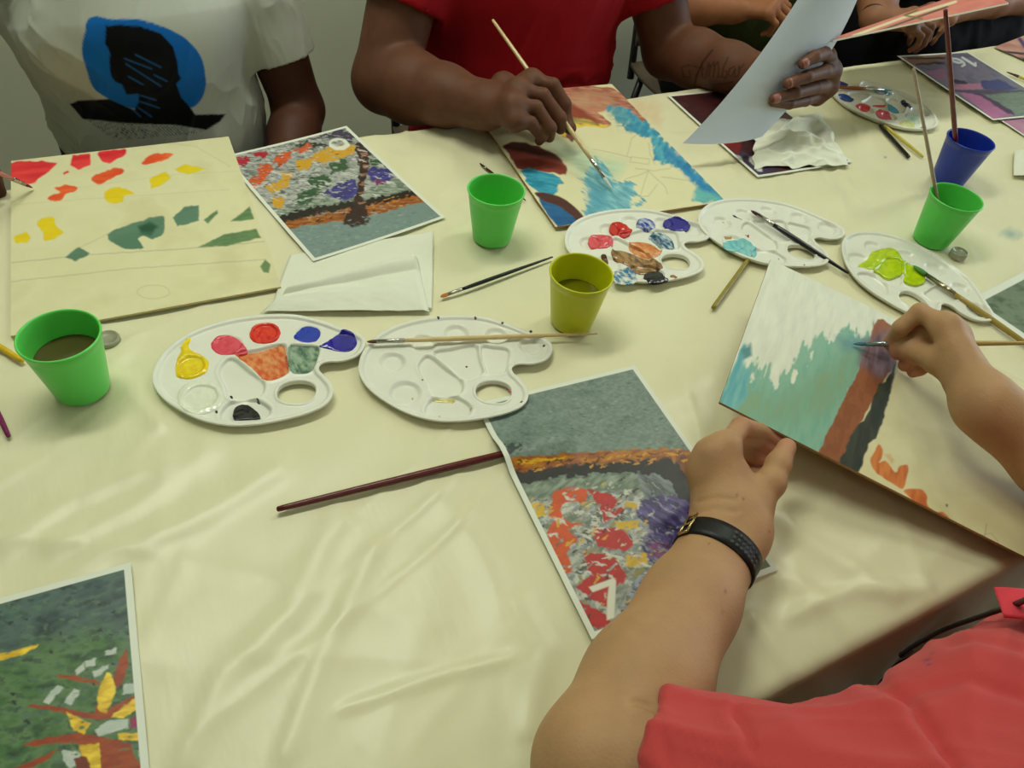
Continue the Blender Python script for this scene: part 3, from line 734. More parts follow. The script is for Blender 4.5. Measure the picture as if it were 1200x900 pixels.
for q in ([(628, 672), (800, 600), (920, 567), (962, 570), (957, 662), (900, 702), (840, 682), (808, 700), (842, 747), (800, 764), (700, 747)], [(1008, 575), (1070, 518), (1162, 498), (1168, 592), (1040, 628)], [(382, 802), (465, 748), (528, 787), (440, 830)]): P(q, (98, 136, 112), c2=(84, 122, 98))
P([(805, 625), (880, 598), (928, 630), (880, 682), (828, 670)], (44, 86, 62), c2=(60, 104, 74), feather=2)
for q in ([(232, 290), (262, 275), (300, 268), (306, 278), (268, 288)], [(270, 260), (292, 242), (298, 257)], [(239, 258), (254, 246), (256, 250), (243, 262)]): s.poly(q, (108, 140, 92), warp=.8, c2=(92, 126, 82))
s.poly([(305, 312), (311, 304), (317, 310), (315, 320), (309, 319)], (108, 138, 90), warp=.5)
pencil(s, [(12, 308), (110, 298), (240, 290), (310, 283)], .45); pencil(s, [(12, 330), (150, 315), (310, 304)], .4); pencil(s, [(90, 292), (130, 272), (190, 252)], .3)
pencil(s, [(12, 240), (120, 232), (268, 222)], .15); pencil(s, [(180+19*math.cos(t), 342+8*math.sin(t)) for t in np.linspace(0, 6.3, 24)], .3)
pencil(s, [(190, 165), (230, 172), (270, 195)], .2); pencil(s, [(90, 220), (200, 205), (285, 200)], .12)
s.build('painting_board', M_board, back=(190, 176, 132), edge=(196, 178, 128), label='primed board with scattered red, yellow and green dabs at the left', cat='painting')

# --- the red shirted painter's board
BR = at(847.5, 236.2, .004); BL = at(653, 268, .004); TR = at(717.5, 97.5, .004)
a1 = math.atan2(BR[1]-BL[1], BR[0]-BL[0]); a2 = math.atan2(TR[1]-BR[1], TR[0]-BR[0])-math.pi/2
ang = (a1*.5+a2*.5)
u_ = V(math.cos(ang), math.sin(ang), 0); v_ = V(math.sin(ang), -math.cos(ang), 0)
o0 = ((BR-u_*.30-v_*.41)+(BL-v_*.41)+(TR-u_*.30))/3
s = Sheet(rectpos(o0, ang, z=.0044), .30, .41, .0014, .003)
s.mottle([(220, 215, 172), (226, 221, 180)], .05, 61)
Z = lambda p: zz(560, 80, 4, p)
def P(p, c, **k): s.poly(Z(p), c, **{**dict(warp=2, wsc=8, tex=.2, tsc=.006, ang=.5, st=3), **k})
P([(0, 90), (385, 80), (640, 98), (720, 168), (800, 262), (745, 262), (700, 230), (640, 195), (560, 205), (600, 235), (622, 272), (540, 268), (440, 232), (380, 200), (0, 180)], (166, 96, 76), c2=(196, 140, 112), tex=.3)
P([(400, 130), (560, 115), (640, 150), (600, 190), (520, 200), (450, 180)], (206, 168, 132), alpha=.8, feather=5, c2=(176, 112, 88))
P([(430, 160), (520, 215), (600, 262), (520, 262), (420, 215)], (150, 74, 54), feather=2, holes=.1)
P([(405, 222), (520, 240), (610, 270), (420, 270)], (150, 140, 84), c2=(196, 176, 84), feather=1.5)
P([(400, 258), (600, 264), (610, 274), (420, 276)], (232, 196, 70), holes=.2)
P([(610, 180), (690, 190), (790, 255), (880, 340), (1000, 460), (1150, 608), (1100, 626), (1010, 618), (1035, 560), (960, 490), (900, 452), (830, 422), (800, 340), (720, 285), (650, 240)], (58, 146, 182), c2=(86, 168, 188), feather=1.6, warp=3, ang=-.9, edge=5)
P([(900, 380), (1000, 470), (1100, 580), (1060, 580), (960, 480), (880, 400)], (36, 122, 180), feather=4, alpha=.8)
P([(1030, 560), (1150, 608), (1100, 628), (1005, 618)], (104, 180, 176), feather=3)
P([(640, 170), (720, 230), (720, 300), (660, 280), (610, 200)], (110, 158, 160), alpha=.6, feather=4, holes=.3)
P([(330, 345), (450, 365), (560, 415), (690, 440), (660, 500), (600, 560), (500, 520), (430, 450)], (176, 206, 178), alpha=.7, feather=8)
P([(500, 500), (560, 435), (640, 530), (710, 530), (745, 520), (740, 570), (725, 620), (770, 635), (650, 682), (540, 715), (505, 700), (515, 600)], (100, 168, 184), c2=(134, 190, 196), feather=2, warp=3, ang=1.3, edge=9)
P([(520, 560), (600, 560), (620, 640), (560, 690), (520, 680)], (76, 150, 176), alpha=.7, feather=6)
P([(122, 370), (160, 352), (240, 356), (330, 385), (392, 430), (414, 497), (300, 482), (188, 466), (150, 410)], (146, 66, 52), c2=(126, 54, 42))
P([(122, 368), (170, 352), (240, 356), (330, 384), (392, 430), (330, 420), (230, 395), (150, 385)], (76, 44, 34), feather=2)
P([(205, 475), (250, 470), (330, 490), (405, 535), (370, 545), (372, 580), (345, 597), (262, 562), (222, 520)], (38, 136, 168), c2=(66, 160, 184), warp=3)
P([(280, 605), (380, 640), (500, 715), (378, 747), (328, 690)], (28, 88, 142), c2=(40, 100, 150), warp=1)
P([(268, 582), (330, 585), (400, 610), (460, 655), (515, 722), (480, 728), (440, 690), (380, 648), (290, 612)], (82, 46, 38), warp=1)
P([(398, 290), (440, 278), (450, 300), (452, 330), (440, 345), (425, 330), (400, 320)], (126, 74, 60), warp=1); P([(390, 295), (415, 290), (415, 325), (395, 320)], (230, 190, 60), warp=1)
for q in ([(720, 415), (712, 440), (800, 450), (805, 425), (720, 415)], [(700, 410), (720, 330), (760, 300)], [(690, 520), (760, 500), (800, 480), (880, 560), (890, 590)], [(800, 480), (760, 600), (800, 600), (840, 545)], [(740, 470), (830, 480), (900, 470)], [(540, 380), (650, 400), (720, 420)], [(800, 350), (805, 400), (830, 450)], [(860, 510), (940, 520), (1000, 528)]): pencil(s, Z(q), .4, .7)
s.build('painting_board', M_board, back=(180, 150, 100), edge=(176, 128, 70), label='board painted with blue and brown leaf shapes, under the red shirted painter\'s brush', cat='painting')

# --- the board held by the person in the coral shirt
def rig(v):
    a, b, c = v[3:]
    Rz = np.array([[math.cos(a), -math.sin(a), 0], [math.sin(a), math.cos(a), 0], [0, 0, 1]])
    Rx = np.array([[1, 0, 0], [0, math.cos(b), -math.sin(b)], [0, math.sin(b), math.cos(b)]])
    Ry = np.array([[math.cos(c), 0, math.sin(c)], [0, 1, 0], [-math.sin(c), 0, math.cos(c)]])
    return Rz @ Rx @ Ry
B3 = (.4904, .3573, .0660, -.888, -.018, .142)
R3 = rig(B3); B3o = V(*B3[:3]); B3u = R3 @ V(0, 1, 0); B3v = R3 @ V(1, 0, 0)
s = Sheet(lambda u, v: B3o+u[:, None]*B3u+v[:, None]*B3v, .30, .40, .0011, .003)
s.mottle([(214, 208, 160), (222, 216, 172), (208, 202, 154)], .05, 71)
Z = lambda p: zz(800, 300, 3, p)
def P(p, c, **k): s.poly(Z(p), c, **{**dict(warp=2, wsc=8, tex=.1, tsc=.005, ang=0, st=6), **k})
P([(200, -60), (760, 200), (715, 260), (600, 500), (400, 760), (20, 620), (90, 420)], (222, 224, 206), warp=1, feather=1)
def jag(p):
    return p
TEAL = [(60, 640), (100, 480), (190, 350), (205, 330), (215, 380), (250, 340), (262, 430), (300, 400), (318, 455), (345, 420), (390, 420), (420, 330), (440, 370), (480, 290), (530, 300), (580, 235), (640, 280), (700, 250), (650, 400), (560, 560), (480, 720), (300, 760)]
P(TEAL, (142, 188, 164), c2=(118, 170, 152), warp=3, wsc=5, feather=2, tex=.14, edge=16)
P([(150, 420), (260, 470), (360, 480), (600, 330), (560, 480), (480, 560), (300, 600), (120, 560)], (124, 172, 146), alpha=.6, feather=10, warp=6, c2=(140, 160, 120))
P([(60, 620), (120, 480), (195, 325), (235, 370), (230, 500), (150, 600), (160, 640)], (98, 170, 178), c2=(126, 184, 178), feather=5, warp=3, edge=14)
P([(205, 330), (240, 310), (240, 350), (215, 360)], (88, 140, 140), feather=2); P([(540, 285), (640, 290), (640, 330), (560, 330)], (100, 140, 150), feather=5, alpha=.7)
P([(685, 225), (740, 250), (760, 330), (700, 460), (640, 560), (560, 720), (545, 750), (478, 715), (520, 600), (600, 440), (650, 320)], (160, 96, 58), c2=(134, 78, 48), warp=2, tex=.25, st=3)
P([(640, 300), (740, 260), (760, 380), (700, 430), (650, 400), (620, 380)], (92, 62, 74), feather=5, alpha=.9, c2=(120, 100, 110))
P([(690, 450), (715, 445), (750, 370), (735, 460), (690, 620), (655, 660), (608, 778), (548, 752), (600, 620), (650, 560)], (46, 54, 46), c2=(60, 66, 56), warp=2)
Z = lambda p: zz(1020, 480, 4.5, p)
P([(0, 270), (20, 225), (45, 180), (65, 212), (60, 255), (45, 280), (80, 270), (130, 330), (150, 300), (168, 290), (198, 295), (190, 370), (168, 418), (100, 380), (20, 322)], (200, 106, 44), c2=(214, 130, 62), warp=.8)
P([(75, 235), (105, 232), (128, 270), (110, 285)], (214, 180, 130), warp=1, feather=2)
P([(178, 424), (262, 418), (296, 450), (300, 500), (345, 540), (384, 540), (412, 575), (395, 592), (402, 632), (300, 588), (262, 520), (208, 465)], (198, 100, 44), c2=(212, 126, 60), warp=.8)
pencil(s, Z([(520, 668), (640, 652), (670, 690), (690, 760)]), .45); pencil(s, Z([(612, 605), (602, 690)]), .6, 1.0)
P([(398, 498), (408, 500), (406, 514), (400, 512)], (60, 60, 50), warp=0)
s.build('painting_board', M_board, back=(150, 116, 74), edge=(170, 134, 84), flip=False, label='board with turquoise wash, brown bar and orange marks, held by the coral shirted person', cat='painting')

# --- white sheet held up by the red shirted painter
def loft(corner, w, l, bow):
    p00, p10, p01, p11 = [np.asarray(c, float) for c in corner]
    def f(u, v):
        a = (u/w)[:, None]; b = (v/l)[:, None]
        P_ = (p00*(1-a)+p10*a)*(1-b)+(p01*(1-a)+p11*a)*b
        return P_+bow(a, b)
    return f
L0 = aty(800, 168, .87); R0 = aty(893, 160, .862)
L1 = aty(872, 88, .885); R1_ = aty(966, 72, .905); L2 = aty(942, -12, .91); R2_ = aty(1012, -20, .915)
def sheetpos(u, v):
    a = (u/.21)[:, None]; b = (v/.297)[:, None]
    def q3(p0, p1, p2): return p0*(1-b)*(1-2*b)+4*b*(1-b)*p1+p2*b*(2*b-1)
    m = q3(L0, L1, L2)*(1-a)+q3(R0, R1_, R2_)*a
    return m+np.array([0, -.012, 0])*(4*a*(1-a))
s = Sheet(sheetpos, .21, .297, .004, .0003)
s.mottle([(214, 224, 238), (208, 218, 232)], .1, 81)
s.build('paper_sheet', mat('plain_paper', attr=True, rough=.6, spec=.3), back=(226, 228, 230), flip=True, label='white paper sheet held upright by the tattooed painter', cat='paper')

# --- pink faced board held at the top right
C0 = aty(975, 47, .90); C1 = aty(1182, 3, .90); D0 = aty(978, 44, 1.10); D1 = aty(1150, -16, 1.10)
s = Sheet(loft((C0, C1, D0, D1), .42, .3, lambda a, b: np.array([0, 0, .0])*a), .42, .3, .004, .003)
s.mottle([(214, 120, 112), (222, 140, 126), (206, 104, 104)], .08, 85, contrast=1.2)
s.stroke([(1000, 42), (1060, 20), (1120, 2)], 3, (238, 226, 190)); s.stroke([(1020, 40), (1070, 22), (1110, 8)], 2, (90, 80, 70)); s.stroke([(1080, 22), (1060, 18), (1075, 12)], 2, (120, 120, 70))
s.build('painting_board', M_board, back=(226, 222, 200), edge=(238, 232, 206), flip=True, label='pink painted board held up at the top right corner', cat='painting')

# ================================================================ cups
def lathe(c, prof, seg=64, ax=None):
    """closed profile (r, z) list turned about a vertical axis through c"""
    v = []; f = []
    th = np.linspace(0, 2*math.pi, seg, endpoint=False)
    for r_, z_ in prof:
        v += [(c[0]+r_*math.cos(t), c[1]+r_*math.sin(t), c[2]+z_) for t in th]
    for k in range(len(prof)-1):
        for i in range(seg):
            f.append((k*seg+i, k*seg+(i+1) % seg, (k+1)*seg+(i+1) % seg, (k+1)*seg+i))
    f.append(tuple(range(seg))[::-1]); f.append(tuple(range((len(prof)-1)*seg, len(prof)*seg)))
    return v, f
RT, RB, CHH = .0390, .0272, .0803
def rot(p): c, s_ = math.cos(A(32.3)), math.sin(A(32.3)); return V(p[0]*c+p[1]*s_, -p[0]*s_+p[1]*c, 0)
def cup(pos, col, label, level=None, wcol=(96, 100, 40), tr=.0):
    m = mat('cup_plastic_%d_%d_%d' % col, col, .32, .5, sss=0, bump=.05, bscale=90)
    r = empty('plastic_cup', pos, label, 'cup')
    w_ = .0016
    def ro(z): return RB+(RT-RB)*z/CHH
    pr = [(RB-.004, .0015), (RB-.0015, .0), (RB, .0012)]
    pr += [(ro(z), z) for z in np.linspace(.004, CHH-.003, 8)]
    pr += [(RT+.0005, CHH-.0028), (RT+.0009, CHH-.0012), (RT+.0003, CHH-.0001), (RT-.0008, CHH+.0002), (RT-w_, CHH-.0008)]
    pr += [(ro(z)-w_, z) for z in np.linspace(CHH-.003, .006, 8)] + [(RB-.004, .003)]
    v, f = lathe(pos, pr); mesh('cup_body', v, f, m, parent=r)
    if level:
        mw = mat('paint_water_%d_%d_%d' % wcol, wcol, .06, .5, trans=.35, ior=1.33)
        zl = level*CHH
        v, f = lathe(pos, [(RB-.0045, .0035), (ro(.006)-w_-.0003, .007), (ro(zl)-w_-.0002, zl), (ro(zl)-w_-.0016, zl-.0004), (.004, zl-.0005)])
        mesh('water', v, f, mw, parent=r, label='cloudy paint water')
    return r
cg1 = rot((-.46090399, .50922567)); cg2 = rot((-.05937494, .89044561)); cyl = rot((.06435348, .73475829)); cg3 = rot((.6239211, 1.0524272))
GREEN = (98, 214, 92)
cup(cg1, GREEN, 'bright green plastic cup of brown water beside the sketched board', .62, (100, 96, 52))
cup(cg2, GREEN, 'bright green plastic cup between the tree print and the blue leaf painting')
cup(cyl, (196, 200, 20), 'yellow plastic cup of water beside the paint covered palette', .55, (128, 128, 16))
cup(cg3, (88, 208, 84), 'bright green plastic cup holding a tall brush, in front of the blue cup', .6, (40, 110, 44))
cb = at(1109.5, 212, 0)
cup(cb, (24, 50, 158), 'blue plastic cup holding a long dark red brush')

# ================================================================ palettes
def sd2(x, y, p):
    d = np.full(x.shape, 1e9); ins = np.zeros(x.shape, bool)
    for i in range(len(p)):
        a = p[i]; b = p[(i+1) % len(p)]; e = b-a
        t = np.clip(((x-a[0])*e[0]+(y-a[1])*e[1])/max(e @ e, 1e-12), 0, 1)
        d = np.minimum(d, (x-a[0]-t*e[0])**2+(y-a[1]-t*e[1])**2)
        c = ((a[1] > y) != (b[1] > y)); xi = a[0]+(y-a[1])*e[0]/(e[1] if abs(e[1]) > 1e-12 else 1e-12)
        ins ^= c & (x < xi)
    d = np.sqrt(d); return np.where(ins, -d, d)
ZP = .007
def wp(pts, z=ZP): return np.array([at(x, y, z)[:2] for x, y in pts])
holeB = wp([(570.7, 459.3)])[0]
def fit(own, ref):
    """rigid motion taking ref points (palette shape) to own points"""
    a = wp(own); b = ref; ca, cb_ = a.mean(0), b.mean(0)
    H = (b-cb_).T @ (a-ca); U_, S_, Vt = np.linalg.svd(H); R_ = Vt.T @ U_.T
    if np.linalg.det(R_) < 0: Vt[1] *= -1; R_ = Vt.T @ U_.T
    return math.atan2(R_[1, 0], R_[0, 0]), ca-R_ @ cb_
refB = wp([(570.7, 459.3), (600, 431.7), (420.7, 436.7), (540, 494)])-holeB
outB = smooth_poly(wp(zz(400, 300, 3, [(60, 400), (72, 345), (110, 295), (170, 255), (250, 228), (340, 213), (430, 210), (510, 218), (590, 242), (660, 270), (712, 290), (740, 312), (738, 345), (715, 370), (670, 382), (625, 382), (602, 392), (603, 410), (625, 432), (648, 458), (658, 487), (650, 515), (625, 537), (570, 558), (500, 573), (420, 583), (340, 582), (260, 565), (190, 535), (120, 490), (78, 447)])))-holeB
FA = fit([(347.2, 459), (379.2, 425), (185.7, 450), (278, 499)], refB)
FB = (0.0, holeB)
FC = fit([(796.7, 306), (795, 278.6), (669, 292), (765, 343)], refB)
FD = fit([(938.7, 293.5), (954, 277), (821.8, 264), (905, 316)], refB)
def toloc(F_, pts, z=.004):
    q = wp(pts, z)-F_[1]; c, s_ = math.cos(F_[0]), math.sin(F_[0]); return np.stack([q[:, 0]*c+q[:, 1]*s_, -q[:, 0]*s_+q[:, 1]*c], 1)
ZA = lambda p: zz(180, 350, 4.615, p)
rounds = toloc(FA, ZA([(205, 370), (255, 540), (405, 258), (603, 193), (835, 195), (1030, 240)]))
rr_ = [.0165, .0195, .0165, .0165, .0155, .0165]
traps = [smooth_poly(toloc(FA, ZA(p)), 4) for p in ([(352, 405), (375, 350), (430, 325), (520, 395), (600, 455), (575, 530), (420, 550), (385, 480)],
    [(455, 305), (560, 278), (705, 250), (722, 330), (728, 405), (610, 448), (530, 375)], [(735, 262), (815, 255), (895, 268), (882, 340), (855, 395), (800, 410), (745, 392)],
    [(355, 640), (390, 580), (455, 552), (560, 550), (635, 600), (600, 650), (500, 662), (400, 660)])]
holeP = smooth_poly(toloc(FA, ZA([(668, 520), (680, 475), (740, 446), (820, 444), (872, 470), (868, 520), (820, 558), (740, 562), (690, 548)]), .007), 4)
def ss(a, b, x):
    t = np.clip((x-a)/(b-a), 0, 1); return t*t*(3-2*t)
def ptop(x, y):
    te = -sd2(x, y, outB)
    t = .0056+.0030*ss(.0075, .0035, te)
    for (cx, cy_), r_ in zip(rounds, rr_):
        w_ = np.hypot(x-cx, y-cy_)-r_*.92; t = t-.0042*ss(.002, -.005, w_)
    for p in traps:
        w_ = sd2(x, y, p); t = t-.0040*ss(.0008, -.0022, w_)+.0007*np.exp(-((w_-.0022)/.0013)**2)
    wh = sd2(x, y, holeP); t = t+.0016*np.exp(-((wh-.0018)/.0014)**2)
    return t, te, wh
lo = outB.min(0)-.003; hi = outB.max(0)+.003
ax = [np.arange(lo[0], hi[0], .0011), np.arange(lo[1], hi[1], .0011), np.arange(-.0012, .0112, .0006)]
gx_, gy_ = np.meshgrid(ax[0], ax[1], indexing='ij')
t_, te_, wh_ = ptop(gx_, gy_)
bt = .0055*ss(.006, .0025, te_)
Zg = ax[2][None, None, :]
D = np.maximum(np.maximum(Zg-t_[..., None], bt[..., None]-Zg), np.maximum(-te_, -wh_)[..., None])
pv, pf = nets(ax, D)
M_pal = mat('palette_plastic', (228, 229, 216), .25, .5, bump=.12, bscale=45, var=.035, vscale=25)
pm = None
def palette(F_, label, z=0.0):
    global pm
    c, s_ = math.cos(F_[0]), math.sin(F_[0])
    r = empty('paint_palette', (F_[1][0], F_[1][1], z), label, 'palette', 'kidney shaped palettes'); r.rotation_euler = (0, 0, F_[0])
    if pm is None:
        o = bpy.data.objects.new('palette_body', bpy.data.meshes.new('palette_body')); bpy.data.objects.remove(o)
        t = mesh('palette_body', np.concatenate([pv[:, :2], pv[:, 2:]-TZ], 1), pf, M_pal, loc=(0, 0, -TZ)); pm = t
        t.parent = r; t.location = (0, 0, 0)
    else:
        t = pm.copy(); COL.objects.link(t); t.parent = r; t.location = (0, 0, 0)
    return r
def blob(r, F_, pts, col, c2=None, th=.0012, label=None, mix=.5, seed=1, name='paint_dab', sm=True, zref=.004, rough=None, msc=.004):
    p = toloc(F_, pts, zref)
    p = smooth_poly(p, 4) if sm else p
    # fill the outline with a fine grid so that the paint follows the wells beneath
    lo, hi = p.min(0)-.001, p.max(0)+.001
    st = max(.0006, (hi-lo).max()/70)
    xs_ = np.arange(lo[0], hi[0]+st, st); ys_ = np.arange(lo[1], hi[1]+st, st); zs_ = np.arange(-.001, .0125, .0006)
    X_, Y_ = np.meshgrid(xs_, ys_, indexing='ij')
    wob = .0006*fbm(X_/.004, Y_/.004, None, seed, 2)
    d = sd2(X_, Y_, p)+wob
    t, _, wh = ptop(X_, Y_)
    fl_ = .0053+.0004*fbm(X_/.006, Y_/.006, None, seed+2, 2) if th >= .0016 else t*0
    h_ = th*np.clip(1-np.exp(np.minimum(d, 0)/.002), 0, 1)*(1+.45*fbm(X_/.005, Y_/.005, None, seed+5, 3))
    z_ = zs_[None, None, :]
    D_ = np.maximum(np.maximum(z_-np.maximum(t+.0003+h_, fl_)[..., None], (t-.0010)[..., None]-z_), d[..., None])
    v, f = nets([xs_, ys_, zs_], D_)
    if len(v) == 0: return
    c = np.tile(lin(col), (len(v), 1))
    if c2 is not None:
        k = np.clip(mix+fbm(v[:, 0]/msc, v[:, 1]/msc/2, None, seed+9, 3)*1.3, 0, 1)[:, None]; c = c*(1-k)+lin(c2)*k
    v = v.copy(); v[:, 2] -= TZ
    o = mesh(name, v, f, M_wet, cols=c, loc=(0, 0, -TZ)); o.parent = r; o.location = (0, 0, 0)
    if label: o['label'] = label
M_wet = mat('wet_paint', attr=True, rough=.16, spec=.5, coat=.3)
pa = palette(FA, 'white palette with yellow, red, orange and green paint beside the left green cup')
for p, c, c2, th, lb in [
  ([(120, 380), (130, 330), (150, 290), (145, 265), (185, 225), (205, 225), (190, 265), (215, 290), (275, 320), (300, 360), (280, 410), (200, 442), (130, 430)], (240, 216, 10), (232, 196, 0), .0022, 'yellow paint'),
  ([(130, 545), (150, 490), (200, 455), (290, 450), (350, 475), (378, 540), (350, 600), (260, 635), (170, 620)], (232, 234, 214), (224, 228, 208), .0016, 'white paint'),
  ([(310, 260), (345, 210), (400, 203), (455, 220), (500, 270), (500, 300), (430, 308), (350, 305)], (222, 72, 92), None, .0018, 'pink paint'),
  ([(520, 200), (540, 155), (600, 136), (660, 145), (688, 185), (665, 235), (600, 250), (540, 240)], (212, 30, 20), (226, 50, 20), .0022, 'red paint'),
  ([(757, 210), (800, 165), (840, 152), (890, 165), (903, 195), (880, 235), (820, 242), (775, 230)], (8, 52, 176), None, .0018, 'blue paint'),
  ([(897, 265), (950, 230), (1000, 195), (1030, 180), (1080, 200), (1100, 245), (1070, 288), (1000, 292), (950, 280)], (28, 16, 140), (40, 30, 160), .0018, 'ultramarine paint'),
  ([(440, 305), (560, 285), (640, 262), (700, 250), (718, 300), (726, 405), (610, 448), (530, 380)], (224, 150, 90), (206, 82, 24), .0006, 'thin orange paint'),
  ([(730, 262), (815, 256), (896, 266), (880, 345), (850, 400), (800, 410), (738, 395)], (58, 102, 80), (150, 172, 148), .0006, 'dark green paint'),
  ([(432, 620), (445, 588), (490, 576), (530, 590), (568, 622), (572, 648), (500, 656), (435, 655)], (14, 14, 20), None, .0018, 'black paint')]:
    blob(pa, FA, ZA(p), c, c2, th, lb, seed=len(lb))
for i, (x, y) in enumerate([(418, 525), (565, 555), (342, 620)]): blob(pa, FA, ZA([(x-8, y-10), (x+6, y-6), (x+9, y+9), (x-6, y+6)]), (40, 44, 44), None, .0003, 'dark speck of paint')
pb_ = palette(FB, 'nearly clean white palette with a brush lying across it')
ZB = lambda p: zz(400, 300, 3, p)
for x, y, c in [(390, 510, (206, 186, 40)), (455, 537, (206, 186, 30)), (345, 568, (190, 180, 60)), (632, 520, (60, 70, 60)), (340, 226, (60, 60, 90)), (470, 226, (70, 60, 70)), (440, 385, (90, 80, 60)), (590, 478, (190, 90, 90)), (565, 245, (60, 60, 70)), (285, 440, (120, 120, 110)), (665, 275, (60, 60, 80)), (712, 318, (90, 100, 90)), (250, 497, (200, 180, 60))]:
    blob(pb_, FB, ZB([(x-4.5, y-3), (x+3, y-4), (x+5, y+2), (x-2, y+4)]), c, None, .0002, 'dried speck of paint')
blob(pb_, FB, ZB([(325, 503), (390, 500), (395, 512), (330, 510)]), (205, 188, 60), (222, 214, 150), .0002, 'thin yellow stain')
pc = palette(FC, 'white palette crowded with pink, red, blue, brown and black paint, behind the yellow cup')
ZC_ = lambda p: zz(640, 230, 5.4545, p)
for p, c, c2, th, lb in [
  ([(268, 295), (280, 260), (320, 252), (400, 258), (430, 290), (410, 328), (350, 342), (290, 330)], (214, 70, 84), (224, 90, 100), .0018, 'pink paint'),
  ([(404, 215), (415, 180), (460, 170), (510, 185), (530, 210), (550, 220), (530, 250), (480, 264), (425, 245)], (206, 32, 22), (186, 24, 24), .0018, 'red paint'),
  ([(575, 180), (590, 152), (640, 148), (685, 170), (695, 210), (650, 225), (590, 210)], (10, 48, 160), (200, 210, 220), .0014, 'blue paint streaked with white'),
  ([(748, 180), (770, 150), (830, 145), (880, 165), (918, 185), (910, 215), (860, 230), (790, 222)], (34, 24, 140), None, .0016, 'ultramarine paint'),
  ([(655, 262), (680, 235), (740, 228), (800, 265), (822, 330), (760, 345), (700, 300)], (18, 76, 122), (190, 214, 214), .001, 'swirled blue and white paint'),
  ([(528, 300), (560, 285), (640, 290), (700, 315), (740, 360), (690, 400), (600, 380), (540, 345)], (202, 112, 48), (224, 160, 100), .0008, 'orange paint'),
  ([(412, 365), (435, 338), (520, 350), (620, 390), (700, 410), (745, 455), (720, 480), (600, 495), (500, 445), (430, 405)], (170, 132, 84), (96, 62, 36), .0012, 'brown mixed paint'),
  ([(432, 500), (450, 480), (560, 460), (580, 520), (560, 575), (470, 580), (428, 560)], (30, 116, 160), (222, 224, 208), .001, 'white paint with blue streaks'),
  ([(622, 520), (650, 490), (720, 485), (760, 525), (775, 560), (700, 582), (650, 570)], (12, 14, 28), None, .0016, 'black paint'),
  ([(350, 382), (375, 376), (400, 405), (395, 430), (360, 405)], (90, 60, 34), None, .001, 'brown smear'),
  ([(790, 515), (820, 510), (834, 535), (815, 542)], (160, 100, 60), None, .0004, 'brown smear')]:
    blob(pc, FC, ZC_(p), c, c2, th, lb, seed=len(lb)+3, mix=.35)
pd = palette(FD, 'white palette with one pool of watery turquoise, under the black brush')
ZD = lambda p: zz(820, 220, 3.158, p)
blob(pd, FD, ZD([(82, 215), (105, 192), (160, 190), (195, 215), (214, 240), (190, 262), (150, 250), (95, 240)]), (96, 184, 194), (142, 206, 204), .0009, 'watery turquoise paint')
for p, c in [([(118, 102), (158, 116), (156, 122), (125, 112)], (60, 20, 30)), ([(165, 178), (185, 166), (184, 180), (170, 184)], (130, 50, 30)), ([(90, 182), (120, 180), (118, 186), (92, 187)], (210, 150, 60)), ([(80, 120), (95, 122), (92, 127)], (190, 180, 100)), ([(290, 255), (298, 258), (295, 263)], (80, 60, 60)), ([(378, 292), (388, 294), (383, 298)], (60, 70, 80))]:
    blob(pd, FD, ZD(p), c, None, .0003, 'dried speck of paint', sm=False)
hE = wp([(1065, 348)])[0]; FE = (A(-66), hE)
pe = palette(FE, 'white palette with a lime green smear, between the green cup and the painting hand')
blob(pe, FE, ZD([(588, 285), (620, 265), (640, 235), (700, 222), (735, 235), (755, 265), (790, 290), (830, 310), (835, 345), (800, 358), (760, 345), (750, 320), (700, 335), (660, 310), (620, 300)]), (190, 214, 16), (170, 198, 10), .0016, 'lime green paint', zref=.006)
hF = wp([(1031, 107)])[0]; FF_ = (A(124), hF)
pfp = palette(FF_, 'white palette dotted with red, blue and teal paint, beyond the raised hand')
ZF = lambda p: zz(960, 40, 5, p)
for p, c, c2, lb in [([(75, 295), (110, 280), (165, 300), (160, 310), (80, 308)], (20, 50, 130), None, 'blue paint'), ([(112, 352), (150, 350), (205, 380), (180, 388), (130, 372)], (20, 70, 150), None, 'blue paint'),
  ([(212, 420), (245, 405), (298, 422), (290, 442), (240, 440)], (214, 50, 60), None, 'red paint'), ([(320, 405), (390, 405), (385, 418), (330, 415)], (214, 70, 80), None, 'red paint'),
  ([(330, 460), (350, 442), (400, 450), (432, 485), (400, 502), (350, 490)], (212, 56, 76), (226, 90, 110), 'pink paint'), ([(400, 400), (430, 405), (476, 445), (450, 462), (410, 450)], (60, 150, 180), None, 'teal paint'),
  ([(480, 390), (505, 372), (530, 410), (552, 435), (530, 432)], (24, 26, 70), None, 'navy paint'), ([(320, 325), (360, 318), (425, 350), (410, 362), (340, 345)], (120, 180, 190), (200, 190, 200), 'watery blue paint'),
  ([(470, 520), (520, 500), (560, 520), (550, 550), (490, 540)], (196, 200, 90), (220, 222, 180), 'pale yellow paint'), ([(500, 470), (560, 465), (600, 500), (580, 540), (540, 510)], (190, 222, 200), (222, 230, 220), 'pale green paint'),
  ([(595, 545), (606, 548), (602, 560)], (30, 30, 60), None, 'dark speck of paint'), ([(538, 490), (556, 494), (560, 504)], (60, 110, 150), None, 'blue speck of paint')]:
    blob(pfp, FF_, ZF(p), c, c2, .0006, lb, zref=.006)

